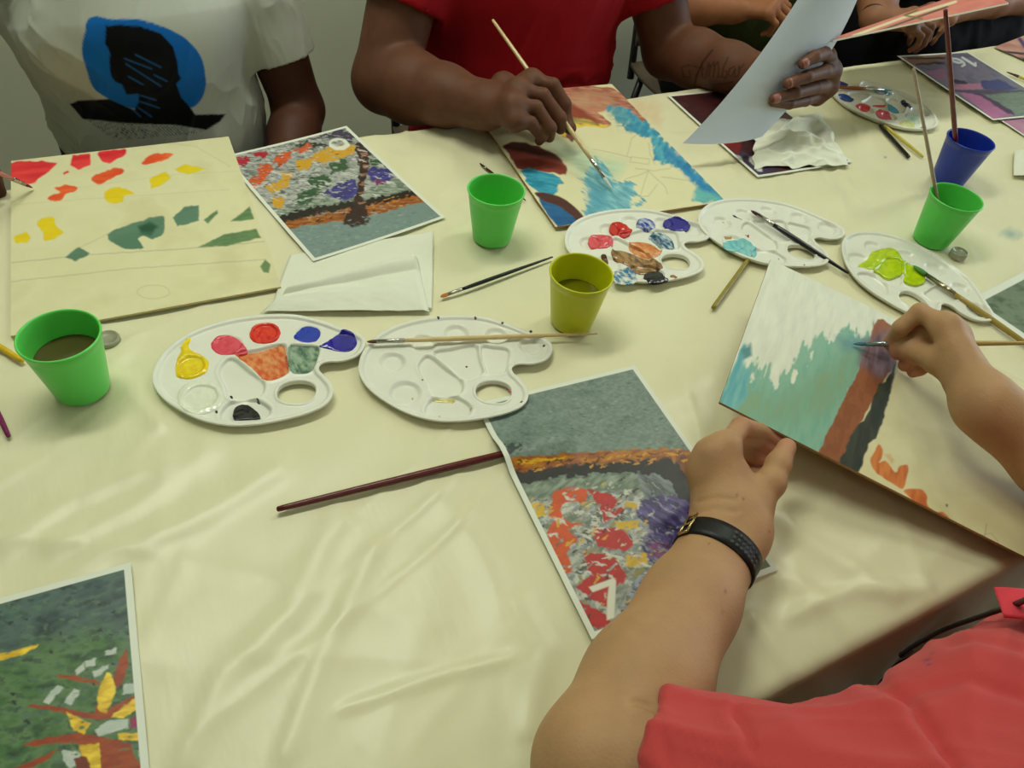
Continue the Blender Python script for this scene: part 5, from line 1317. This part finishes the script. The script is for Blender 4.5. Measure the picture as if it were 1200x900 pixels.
def motif(v):
    X, Y = topx(v); c = np.tile(lin((188, 192, 182)), (len(v), 1))
    front = (v[:, 1] < 1.34)
    S_ = Sheet.__new__(Sheet); S_.X = X; S_.Y = Y; S_.u = v[:, 0]; S_.v = v[:, 2]; S_.C = c
    Z = lambda p: zz(60, 0, 5.4545, p)
    k = dict(warp=.4, wsc=8, feather=.8)
    S_.poly(Z(smooth_poly([(232, 130), (290, 105), (380, 122), (560, 125), (700, 165), (850, 240), (950, 350), (985, 470), (980, 590), (900, 690), (700, 700), (500, 690), (380, 640), (270, 560), (225, 440), (195, 320), (215, 210)])), (16, 104, 190), **k)
    S_.poly(Z([(118, 665), (170, 642), (370, 632), (520, 700), (700, 720), (820, 720), (920, 735), (1115, 728), (1080, 775), (990, 832), (800, 800), (500, 790), (200, 760)]), (10, 10, 14), **k)
    S_.poly(Z([(350, 170), (420, 162), (560, 165), (700, 215), (780, 300), (808, 400), (812, 470), (830, 500), (800, 540), (830, 620), (900, 700), (940, 760), (500, 760), (560, 650), (560, 600), (480, 605), (455, 540), (410, 525), (380, 480), (372, 400), (378, 340), (345, 280)]), (8, 8, 12), **k)
    for a, b in (((470, 375), (640, 440)), ((480, 410), (700, 550)), ((495, 490), (585, 540)), ((660, 480), (740, 520)), ((540, 350), (700, 430)), ((570, 610), (670, 640)), ((570, 650), (690, 690)), ((560, 690), (640, 745)), ((510, 690), (570, 745))):
        S_.stroke(Z([a, b]), 2.0, (34, 92, 150), alpha=.75)
    m = np.clip(.5-S_.sd(Z([(230, 765), (500, 795), (800, 805), (985, 838), (860, 860), (640, 880), (440, 900), (380, 880), (300, 820)]), .5, 6)/1.2, 0, 1)
    st = (np.sin(X*2.2+Y*.8) > .1)*(.5+.5*vnoise(X/4, Y/3, None, 8)); k_ = (m*np.clip(st*1.6, 0, 1)*.9)[:, None]
    S_.C = S_.C*(1-k_)+lin((90, 96, 110))*k_
    return np.where(front[:, None], S_.C, lin((188, 192, 182)))
fA = folds(.0085, .034, (.45, 0, 1), 11); fB = folds(.006, .05, (-.7, .2, 1), 12); fC = folds(.004, .022, EL-SL, 14)
def f1(v):
    big = fA(v)*np.clip(.4+(.05-v[:, 2])*4, .15, 1.3)+fB(v)*np.clip((.02-v[:, 0])*8, 0, 1)*1.6
    k = np.clip((v[:, 0]-.20)/.03, 0, 1); return big*(1-k)+fC(v)*k*.8
put('tshirt', shirt, .010, [(V(-.10, 1.17, -.05), V(.22, 1.28, .15), .0021), (V(-.16, 1.15, -.12), V(.36, 1.34, .19), .0036)], M_tshirt, p1, f1, motif)
brush(b0, tip, (190, 120, 110), 'reddish brush held over the sketched board at the left edge', r=.0034, bcol=(120, 40, 40), fl=.02, bl=.014)
chair((.045, 1.42), 0, 'dark taupe chair behind the painter in the white T-shirt')

# ================= the painter in the red T-shirt
pel = (.745, 1.40, -.19); ch = (.745, 1.335, .15); nk = (.74, 1.35, .37)
SR = V(.545, 1.345, .285); ER = V(.430, 1.245, .020); WR = at(568, 124, .060)
SL = V(.955, 1.345, .285); EL = V(1.045, 1.235, .015); WL = aty(905, 92, .975)
# right hand: knuckles and fingers closed on the brush, traced over the board
def J(*l): return [at(x, y, z) for x, y, z in l]
mR = J((622, 92, .100), (606, 104, .104), (600, 121, .098), (603, 139, .084))
fR = [J((648, 100, .100), (662, 122, .076), (664, 137, .058)), J((636, 112, .100), (656, 138, .072), (657, 151, .053)), J((628, 126, .092), (645, 150, .066), (644, 161, .046)), J((622, 144, .076), (635, 160, .052), (632, 165, .036))]
tR = J((590, 100, .066), (622, 112, .058), (648, 128, .052), (668, 150, .046))
nR = unit(np.cross(mR[0]-WR, mR[3]-WR)); nR = nR if nR[2] > 0 else -nR
handR = hand_tree(WR, mR, fR, tR, nR, 1.30, .028)
# left hand: comes round the right edge of the sheet, finger tips on the side facing the camera
yb = .905
mL = [aty(968, 66, .93), aty(974, 82, .925), aty(971, 100, .925), aty(958, 112, .93)]
fL = [[aty(966, 63, .895), aty(954, 67, .878), aty(941, 75, .872)], [aty(966, 84, .885), aty(945, 90, .866), aty(923, 98, .862)], [aty(955, 103, .880), aty(932, 109, .860), aty(907, 116, .858)], [aty(944, 118, .885), aty(925, 122, .868), aty(906, 120, .866)]]
tL = [aty(925, 78, .955), aty(945, 62, .94), aty(955, 50, .93), aty(968, 44, .915)]
nL = unit((.8, .5, .1))
handL = hand_tree(WL, mL, fL, tL, nL, 1.28, .027)
tr2 = [torso(pel, ch, nk, SL, SR, .182, .122), arm(SR, ER, WR, 1, .060, .055, .060, .036), arm(SL, EL, WL, 1, .060, .052, .054, .034), handR, handL]
kn = ((.90, 1.0, -.21), (.60, 1.0, -.21)); ank = ((.88, 1.05, -TZ+.09), (.62, 1.05, -TZ+.09))
def tattoo(v, c):
    X, Y = topx(v); S_ = Sheet.__new__(Sheet); S_.X = X; S_.Y = Y; S_.C = c; S_.u = v[:, 0]; S_.v = v[:, 2]
    ok = (v[:, 0] > .95) & (v[:, 1] < 1.3)
    c0 = c.copy(); ink = (26, 16, 14)
    Z = lambda p: zz(780, 0, 5.4545, p)
    for q, w_ in [([(185, 545), (200, 480), (235, 400), (300, 320)], 2.0), ([(235, 400), (232, 470), (240, 500)], 1.3), ([(100, 430), (150, 415), (245, 440)], 1.2), ([(105, 440), (115, 490), (160, 495), (150, 450)], 1.2),
                  ([(255, 500), (275, 400), (285, 440), (275, 490)], 1.4), ([(285, 430), (310, 395), (312, 440), (305, 490)], 1.4), ([(310, 425), (335, 395), (340, 440), (335, 495), (350, 490)], 1.4),
                  ([(400, 365), (370, 430), (360, 490), (385, 500), (395, 460), (372, 450)], 1.4), ([(440, 425), (410, 440), (400, 480), (420, 490), (445, 440), (440, 490), (460, 490)], 1.4), ([(470, 420), (465, 480), (475, 440), (500, 410)], 1.3),
                  ([(250, 545), (330, 540), (430, 525)], .9)]:
        S_.stroke(Z(q), w_, ink, alpha=.8, feather=.6)
    return np.where(ok[:, None], S_.C, c0)
p2 = person('person in red T-shirt painting with one hand and holding up a white sheet', M_skD, skincol((98, 62, 44), (134, 88, 72), [(q[2], .014) for q in fL]+[(fR[0][2], .012)], 3, tattoo),
    tr2, .011, [(*box_about([WR]+mR+[q for l in fR for q in l]+tR, .016), .0023), (*box_about([WL]+mL+[q for l in fL for q in l]+tL, .016), .0023), (V(.36, 1.0, -.05), V(.56, 1.28, .14), .005), (V(.97, .95, -.05), V(1.12, 1.28, .12), .0026)],
    pel, kn, ank, (.74, 1.30, .50), (0, -.9, -.4), (20, 18, 18), nk, g=1.04)
nails(p2, [(l[1], l[2], V(-.25, -.85, .45), .0086) for l in fL[:3]], M_nailD)
so, sc_ = sleeve(SL, EL, .66, .080, .074); so2, sc2 = sleeve(SR, ER, .60, .080, .074)
shirt = CUT(SUB(.003, ('U', .03, [torso(V(*pel)+V(0, -.01, 0), ch, nk, SL, SR, .202, .140, sr=.074), so, so2, RC((.745, 1.335, -.03), (.745, 1.35, -.2), .140, .142, (1, 0, 0), .72)]), ('U', 0, [sc_, sc2, RC(nk, V(*nk)+V(0, -.02, .12), .066, .08)])), (0, 0, -.22), (0, 0, -1))
g1 = folds(.0045, .045, (.2, 0, 1), 21); g2 = folds(.0055, .020, (1, .1, -.1), 22)
def f2(v):
    k = np.clip((.05-v[:, 2])/.06, 0, 1); return g1(v)*(1-.6*k)+g2(v)*k
put('tshirt', shirt, .010, [(V(.52, 1.16, -.1), V(.98, 1.30, .16), .0045)], M_red, p2, f2)
tipR = at(717, 221, .010); px0 = at(667, 134, .062); dR = unit(px0-tipR); Lb = .285
endR = tipR+dR*Lb
# let the handle end fall on the line of sight of its end in the photograph
endR = ray_point(577, 23, tipR+dR*.30); 
brush(endR, tipR, (206, 182, 132), 'long pale wooden brush in the fist of the red shirted painter', r=.0038, bcol=(200, 206, 200), fl=.036, bl=.022, endr=.7)
chair((.76, 1.43), 0, 'taupe chair behind the painter in the red T-shirt')

# ================= the person in the olive shirt, beyond the red shirted painter
pel = (1.51, 1.55, -.20); ch = (1.49, 1.50, .13); nk = (1.49, 1.52, .35)
SR = V(1.31, 1.49, .26); ER = V(1.09, 1.37, .05); WR = aty(858, 12, 1.30); SL = V(1.66, 1.50, .27); EL = V(1.68, 1.46, .0); WL = V(1.58, 1.28, -.17)
hr = auto_hand(WR, aty(893, 6, 1.26)-WR, (-.1, -.3, 1), -1, (.9, 1.1, .6), thumb=(.9, .35, .2), g=.95)
hl = auto_hand(WL, (-.7, -.2, .2), (.1, -.2, 1), 1, (.7, .8, .5), g=.95)
tr3 = [torso(pel, ch, nk, SL, SR, .15, .105), arm(SR, ER, WR, .92, .047, .040, .043, .027), arm(SL, EL, WL, .92, .047, .040, .042, .027), hand_tree(*hr, .95), hand_tree(*hl, .95)]
kn = ((1.62, 1.12, -.22), (1.42, 1.12, -.22)); ank = ((1.62, 1.15, -TZ+.09), (1.42, 1.15, -TZ+.09))
p3 = person('person in dark olive top with one bare forearm raised, behind the white sheet', M_skD, skincol((150, 98, 66), (180, 120, 90), (), 4), tr3, .012,
    [(*box_about([WR]+hr[1]+[q for l in hr[2] for q in l], .02), .0032)], pel, kn, ank, (1.49, 1.48, .475), (-.2, -1, -.3), (30, 24, 20), nk, trouser=M_black)
so, sc_ = sleeve(SL, EL, .6, .062, .056); so2, sc2 = sleeve(SR, ER, .6, .062, .056)
shirt = CUT(SUB(.003, ('U', .03, [torso(pel, ch, nk, SL, SR, .162, .12, sr=.074), so, so2]), ('U', 0, [sc_, sc2, RC(nk, V(*nk)+V(0, -.02, .12), .062, .075)])), (0, 0, -.24), (0, 0, -1))
put('top', shirt, .010, (), M_olive, p3, folds(.006, .04, (.5, 0, 1), 31))
chair((1.57, 1.60), 0, 'taupe chair behind the person in the olive top')

# ================= the person in black at the top right
pel = (2.03, 1.42, -.20); ch = (2.02, 1.37, .13); nk = (2.01, 1.38, .35)
SR = V(1.83, 1.36, .26); ER = V(1.60, 1.23, .10); WR = aty(1024, 22, 1.16); SL = V(2.19, 1.37, .27); EL = V(2.24, 1.22, .06); WL = aty(1120, 12, 1.19)
hr = auto_hand(WR, aty(1075, 22, 1.11)-WR, (-.1, -.2, 1), -1, (.5, .9, .6), thumb=(.9, .35, .2), g=.97)
hl = auto_hand(WL, (-1, -.25, .1), (0, -.2, 1), 1, (.7, .8, .5), g=.97)
tr4 = [torso(pel, ch, nk, SL, SR, .22, .14), arm(SR, ER, WR, .95, .047, .041, .043, .028), arm(SL, EL, WL, .95, .047, .041, .043, .028), hand_tree(*hr, .97), hand_tree(*hl, .97)]
kn = ((2.14, 1.02, -.21), (1.84, 1.02, -.21)); ank = ((2.14, 1.05, -TZ+.09), (1.84, 1.05, -TZ+.09))
p4 = person('person in black with a dark wristband holding up the pink board at the top right', M_skD, skincol((140, 96, 70), (170, 118, 92), (), 6), tr4, .012,
    [(*box_about([WR]+hr[1]+[q for l in hr[2] for q in l], .02), .0032)], pel, kn, ank, (2.01, 1.34, .475), (-.3, -1, -.3), (24, 20, 20), nk, trouser=M_black)
so, sc_ = sleeve(SL, EL, .6, .062, .056); so2, sc2 = sleeve(SR, ER, .6, .062, .056)
shirt = CUT(SUB(.003, ('U', .03, [torso(pel, ch, nk, SL, SR, .245, .155, sr=.074), RC((1.86, 1.34, -.1), (2.14, 1.34, -.1), .17, .17), so, so2]), ('U', 0, [sc_, sc2, RC(nk, V(*nk)+V(0, -.02, .12), .062, .075)])), (0, 0, -.24), (0, 0, -1))
put('top', shirt, .011, (), M_black, p4, folds(.006, .04, (.3, 0, 1), 32))
chair((2.03, 1.45), 0, 'taupe chair behind the person in black')
M_band = mat('black_rubber', (16, 17, 20), .45, .4, bump=.2, bscale=300)
def band(name, c, d, ra, rb, wd, th, nrm, m, parent=None, **kw):
    """flat strap round a wrist: centre c, arm direction d, ellipse radii ra (along nrm x d) and rb (along nrm)"""
    d = unit(d); b = unit(np.asarray(nrm, float)-d*(np.asarray(nrm, float) @ d)); a = np.cross(b, d); v = []; f = []; seg = 72
    pr = [(-wd/2, th*.2), (-wd/2+.0012, th), (wd/2-.0012, th), (wd/2, th*.2), (wd/2-.001, -th*.3), (-wd/2+.001, -th*.3)]
    for i in range(seg):
        t = 2*math.pi*i/seg
        for s_, h_ in pr: v.append(np.asarray(c)+d*s_+a*(ra+h_)*math.cos(t)+b*(rb+h_)*math.sin(t))
    k = len(pr)
    for i in range(seg):
        for j in range(k): f.append((i*k+j, ((i+1) % seg)*k+j, ((i+1) % seg)*k+(j+1) % k, i*k+(j+1) % k))
    return mesh(name, v, f, m, parent=parent, **kw)
band('wristband', WR-unit(WR-ER)*.012, WR-ER, .0285, .0275, .018, .003, (0, 0, 1), M_band, label='dark wristband on the wrist of the person in black', cat='wristband')

# ================= the person in the coral polo shirt, near side of the table
pel = (.60, -.27, -.20); ch = (.56, -.088, .065); nk = (.60, -.09, .29)
SL = V(.385, -.10, .165); EL = V(.188, .100, .058); WL = at(857, 618, .038)
SR = V(.755, -.15, .25); ER = V(.845, .02, .035); WR = at(1158, 478, .095)
# left hand gripping the board: thumb on top, fingers folded beneath
mL = J((848, 524, .078), (832, 534, .072), (824, 552, .058), (828, 572, .044))
fL = [J((868, 500, .068), (896, 507, .046), (915, 518, .040)), J((862, 512, .052), (890, 520, .036), (912, 528, .030)), J((858, 528, .038), (884, 536, .025), (905, 540, .022)), J((858, 550, .024), (880, 556, .016), (898, 556, .015))]
bt_ = lambda x, y: ray_point(x, y, B3o+B3v*.09)
def on_board(x, y, h_):
    nB = np.cross(B3v, B3u); nB = nB if nB[2] > 0 else -nB
    o = np.array([0, 0, CH]); d = CF+CR*(x-600)/FP-CU*(y-450)/FP; t = ((B3o-o) @ nB+h_)/(d @ nB); return o+d*t
tL = [at(880, 590, .045), at(903, 566, .058), at(912, 544, .064), on_board(922, 524, .0095)]
nL = unit(np.cross(mL[0]-WL, mL[3]-WL)); nL = nL if nL[2] > 0 else -nL
handL = hand_tree(WL, mL, fL, tL, nL, 1.16, .029)
# right hand with the brush, heel above the board
mR = J((1112, 382, .118), (1120, 392, .105), (1124, 408, .090), (1126, 424, .078))
fR = [[at(1078, 366, .112), at(1056, 384, .092), on_board(1043, 401, .016)], J((1084, 386, .092), (1064, 402, .074), (1052, 414, .056)), [at(1088, 404, .078), at(1070, 420, .060), on_board(1060, 428, .012)], [at(1092, 422, .066), at(1078, 432, .052), on_board(1070, 436, .010)]]
tR = [at(1132, 440, .088), at(1100, 424, .086), at(1068, 410, .072), on_board(1047, 402, .020)]
nR = unit(np.cross(mR[0]-WR, mR[3]-WR)); nR = nR if nR[2] > 0 else -nR
handR = hand_tree(WR, mR, fR, tR, nR, 1.20, .027)
tr5 = [torso(pel, ch, nk, SL, SR, .165, .115), arm(SL, EL, WL, 1, .052, .048, .0485, .0355, n=(0, 0, 1)), arm(SR, ER, WR, 1, .052, .046, .050, .032), handL, handR]
kn = ((.70, .12, -.20), (.46, .12, -.20)); ank = ((.70, .05, -TZ+.09), (.46, .05, -TZ+.09))
def px_crease(lines):
    def f(v):
        X, Y = topx(v); o = np.zeros(len(v))
        for p, w_, h_ in lines:
            p = np.array(p, float); d = np.full(len(X), 1e9); sg = np.zeros(len(X))
            for i in range(len(p)-1):
                a = p[i]; e = p[i+1]-a; t = np.clip(((X-a[0])*e[0]+(Y-a[1])*e[1])/(e @ e), 0, 1)
                q = np.hypot(X-a[0]-t*e[0], Y-a[1]-t*e[1]); k = q < d; sg = np.where(k, np.sign(e[0]*(Y-a[1])-e[1]*(X-a[0])), sg); d = np.where(k, q, d)
            o += h_*(-np.exp(-(d/w_)**2)+.45*np.exp(-((d-2.1*w_)/(1.5*w_))**2)*(sg > 0))
        return o*(v[:, 2] > -.02)
    return f
arm_crease = px_crease([([(742, 822), (760, 826), (778, 838), (788, 850)], 5, .0030), ([(818, 588), (840, 583), (862, 586)], 3, .0010), ([(815, 602), (838, 596), (860, 600)], 3, .0010)])
shirt_crease = px_crease([([(1018, 800), (1040, 806), (1066, 824), (1090, 855), (1120, 900)], 8, .006), ([(862, 836), (872, 850), (880, 880)], 6, .0035), ([(1060, 812), (1130, 803), (1200, 818)], 9, .003), ([(1115, 760), (1150, 757), (1200, 762)], 7, .003), ([(775, 862), (785, 900)], 5, .002)])
def moles(v, c):
    for k in range(24):
        rr = np.random.RandomState(900+k); p = EL+(WL-EL)*rr.uniform(-.2, 1.15)+V(rr.uniform(-.05, .05), rr.uniform(-.05, .05), .04)
        X, Y = topx(v); x, y = topx(p); m = np.clip(1.6-np.hypot(X-x, Y-y)/rr.uniform(.8, 1.6), 0, 1)[:, None]*rr.uniform(.25, .6); c = c*(1-m)+lin((96, 56, 40))*m
    return c
p5 = person('person in coral polo shirt holding the turquoise board and painting it', M_skL, skincol((182, 142, 103), (200, 132, 110), [(q[2], .035) for q in fL+fR]+[(tL[3], .03), (fL[0][0], .03)], 5, moles),
    tr5, .012, [(*box_about([WL]+mL+[q for l in fL for q in l]+tL, .014), .0018), (*box_about([WR]+mR+[q for l in fR for q in l]+tR, .014), .0020), (V(.12, .05, -.01), V(.45, .28, .13), .0034)],
    pel, kn, ank, (.60, -.035, .425), (.1, .8, -.65), (110, 96, 84), nk, feet=(0, 1, 0), hup=(0, .55, .8), disp=arm_crease)
nails(p5, [(tL[2], tL[3], V(.6, .2, .8), .0088)], M_nailL, 1.1)
so, sc_ = sleeve(SL, EL, .86, .068, .0600, .006); so2, sc2 = sleeve(SR, ER, .70, .078, .068)
shirt = CUT(SUB(.003, ('U', .035, [torso(pel, ch, nk, SL, SR, .185, .138, sr=.074), RC(at(1045, 905, .12), at(1180, 850, .12), .050, .06), so, so2]), ('U', 0, [sc_, sc2, RC(nk, V(*nk)+V(0, .03, .12), .066, .08)])), (0, 0, -.28), (0, 0, -1))
h1_ = folds(.010, .055, (1, .3, -.2), 51); h2_ = folds(.007, .03, (SL-EL), 52)
def f5(v):
    k = np.clip((.42-v[:, 0])/.12, 0, 1); return h1_(v)*(1-k)+h2_(v)*k*.9+shirt_crease(v)
def coralc(v):
    c = np.tile(lin((196, 72, 72)), (len(v), 1)); X, Y = topx(v); S_ = Sheet.__new__(Sheet); S_.X = X; S_.Y = Y; S_.C = c; S_.u = v[:, 0]; S_.v = v[:, 2]
    S_.stroke([(1093, 763), (1090, 770), (1086, 779)], 1.1, (50, 50, 90), alpha=.8); S_.stroke([(1083, 773), (1088, 779), (1084, 771)], 1.1, (50, 50, 90), alpha=.8)
    return S_.C
sh = put('polo_shirt', shirt, .010, [(V(.10, -.12, .0), V(.62, .14, .30), .0036)], M_coral, p5, f5, coralc)
# collar leaf hanging open
cc = [at(1165, 690, .13), at(1230, 700, .15), at(1235, 735, .17), at(1176, 722, .15)]
def hz(a, b): return np.stack([0*a, 0*a, .004*np.sin(a*math.pi)], 1)
cl_ = cloth_patch('collar', cc, 20, hz, mat('coral_knit', (222, 70, 84), .9, .2, bump=.4, bscale=700, bdist=.0004), .003); 
loc0 = np.array(cl_.location); cl_.parent = p5; cl_.location = loc0-np.array(p5.location)
# watch strap
wc = at(842, 652, .040); wd_ = WL-EL
watch = empty('wristwatch', wc, 'black perforated rubber watch strap on the bare left wrist', 'watch')
ARM5 = ('U', .02, tr5[1:])
def reach(c, rd):
    rs_ = np.linspace(.012, .06, 160); e = ev(ARM5, np.asarray(c)+rs_[:, None]*rd); k = np.nonzero(e > 0)[0]
    return rs_[k[0]] if len(k) else .035
dd = unit(wd_); bb = unit(V(0, 0, 1)-dd*dd[2]); aa = np.cross(bb, dd)
def strap_pt(t, s_, h_):
    rd = aa*math.cos(t)+bb*math.sin(t); return wc+dd*s_+rd*(RAD(t, s_)+h_)
_tab = {}
_ts = np.linspace(0, 2*math.pi, 60, endpoint=False); _ss = (-.0122, 0, .0122)
_R = np.array([[reach(wc+dd*q, aa*math.cos(t)+bb*math.sin(t)) for q in _ss] for t in _ts])
_R = (np.roll(_R, 1, 0)+_R*2+np.roll(_R, -1, 0))/4
def RAD(t, s_):
    k = (t % (2*math.pi))/(2*math.pi)*60; i0 = int(k) % 60; f_ = k-int(k); r_ = _R[i0]*(1-f_)+_R[(i0+1) % 60]*f_
    return float(np.interp(s_, _ss, r_))
v = []; f = []; pr = [(-.0122, -.0006), (-.0115, .0020), (-.005, .0023), (0, .0023), (.005, .0023), (.0115, .0020), (.0122, -.0006)]; seg = 96; k = len(pr)
for i in range(seg):
    for s_, h_ in pr: v.append(strap_pt(2*math.pi*i/seg, s_, h_))
for i in range(seg):
    for j in range(k): f.append((i*k+j, ((i+1) % seg)*k+j, ((i+1) % seg)*k+(j+1) % k, i*k+(j+1) % k))
mesh('strap', v, f, M_band, parent=watch)
M_hole = mat('strap_hole', (66, 64, 60), .6)
for i in range(7):
    for j in range(3):
        t = math.radians(96+i*8.5); c = strap_pt(t, (j-1)*.0060, .0023); rd = unit(aa*math.cos(t)+bb*math.sin(t))
        v, f = tube(c-rd*.0004, c+rd*.0003, .0019, seg=12); mesh('strap_hole', v, f, M_hole, parent=watch)
t = math.radians(26); rd = unit(aa*math.cos(t)+bb*math.sin(t)); c = strap_pt(t, 0, .0035)-rd*.0022; tg = np.cross(dd, rd)
M_gold = mat('watch_metal', (196, 170, 120), .25, .5, metal=1)
vv = []; ff = []
for s0, s1 in (((-.0125, -.006), (.0125, -.006)), ((-.0125, .006), (.0125, .006)), ((-.0125, -.006), (-.0125, .006)), ((.0125, -.006), (.0125, .006)), ((0, -.006), (0, .006))):
    v, f = tube(c+dd*s0[0]+tg*s0[1]+rd*.0022, c+dd*s1[0]+tg*s1[1]+rd*.0022, .0012, seg=10); k = len(vv); vv += list(v); ff += [tuple(i+k for i in q) for q in f]
mesh('buckle', vv, ff, M_gold, parent=watch)
t = math.radians(-48); rd = unit(aa*math.cos(t)+bb*math.sin(t)); c = strap_pt(t, 0, 0)
v, f = tube(c-rd*.001, c+rd*.007, .016, .0155, seg=40); mesh('watch_case', v, f, M_gold, parent=watch)
# brush in the right hand
tp = on_board(1000, 403, .003); e1 = ray_point(1232, 402, tR[3]+V(.12, -.10, .09)); 
brush(e1, tp, (176, 152, 92), 'wooden brush held over the turquoise board', r=.0036, bcol=(70, 110, 130), fcol=(150, 160, 165), fl=.026, bl=.014)
chair((.58, -.42), math.pi, 'taupe chair under the person in the coral polo shirt')
# black cord hanging from the neck in front of the open collar
def chain(pts, r_, seg=12, n=10):
    p = np.array(pts, float); q = []
    for i in range(len(p)-1):
        a, b, c, d = p[max(i-1, 0)], p[i], p[i+1], p[min(i+2, len(p)-1)]
        for t in np.linspace(0, 1, n, endpoint=(i == len(p)-2)): q.append(.5*((2*b)+(-a+c)*t+(2*a-5*b+4*c-d)*t*t+(-a+3*b-3*c+d)*t**3))
    q = np.array(q); v = []; f = []; up = V(0, 0, 1)
    for i in range(len(q)):
        d = unit(q[min(i+1, len(q)-1)]-q[max(i-1, 0)]); a = unit(np.cross(d, up)); b = np.cross(a, d)
        for k in range(seg): t = 2*math.pi*k/seg; v.append(q[i]+(a*math.cos(t)+b*math.sin(t))*r_)
    for i in range(len(q)-1):
        for k in range(seg): f.append((i*seg+k, i*seg+(k+1) % seg, (i+1)*seg+(k+1) % seg, (i+1)*seg+k))
    f.append(tuple(range(seg))[::-1]); f.append(tuple(range((len(q)-1)*seg, len(q)*seg)))
    return v, f
v, f = chain([at(1230, 690, .24), at(1190, 708, .15), at(1150, 722, .10), at(1105, 738, .06), at(1070, 757, .035), at(1056, 768, .02), at(1068, 762, .008)], .0022)
mesh('neck_cord', v, f, M_band, parent=p5, label='black cord')

# ================================================================ camera and view
cam = bpy.data.cameras.new('camera'); co = bpy.data.objects.new('camera', cam); COL.objects.link(co)
cam.sensor_width = 36; cam.lens = FP/1200*36; cam.clip_start = .02
M4 = Matrix(((CR[0], CU[0], -CF[0], 0), (CR[1], CU[1], -CF[1], 0), (CR[2], CU[2], -CF[2], CH+TZ), (0, 0, 0, 1)))
co.matrix_world = M4
bpy.context.scene.camera = co
vs = bpy.context.scene.view_settings
vs.view_transform = 'Standard'; vs.look = 'None'; vs.exposure = EXPO; vs.gamma = 1; vs.use_curve_mapping = False
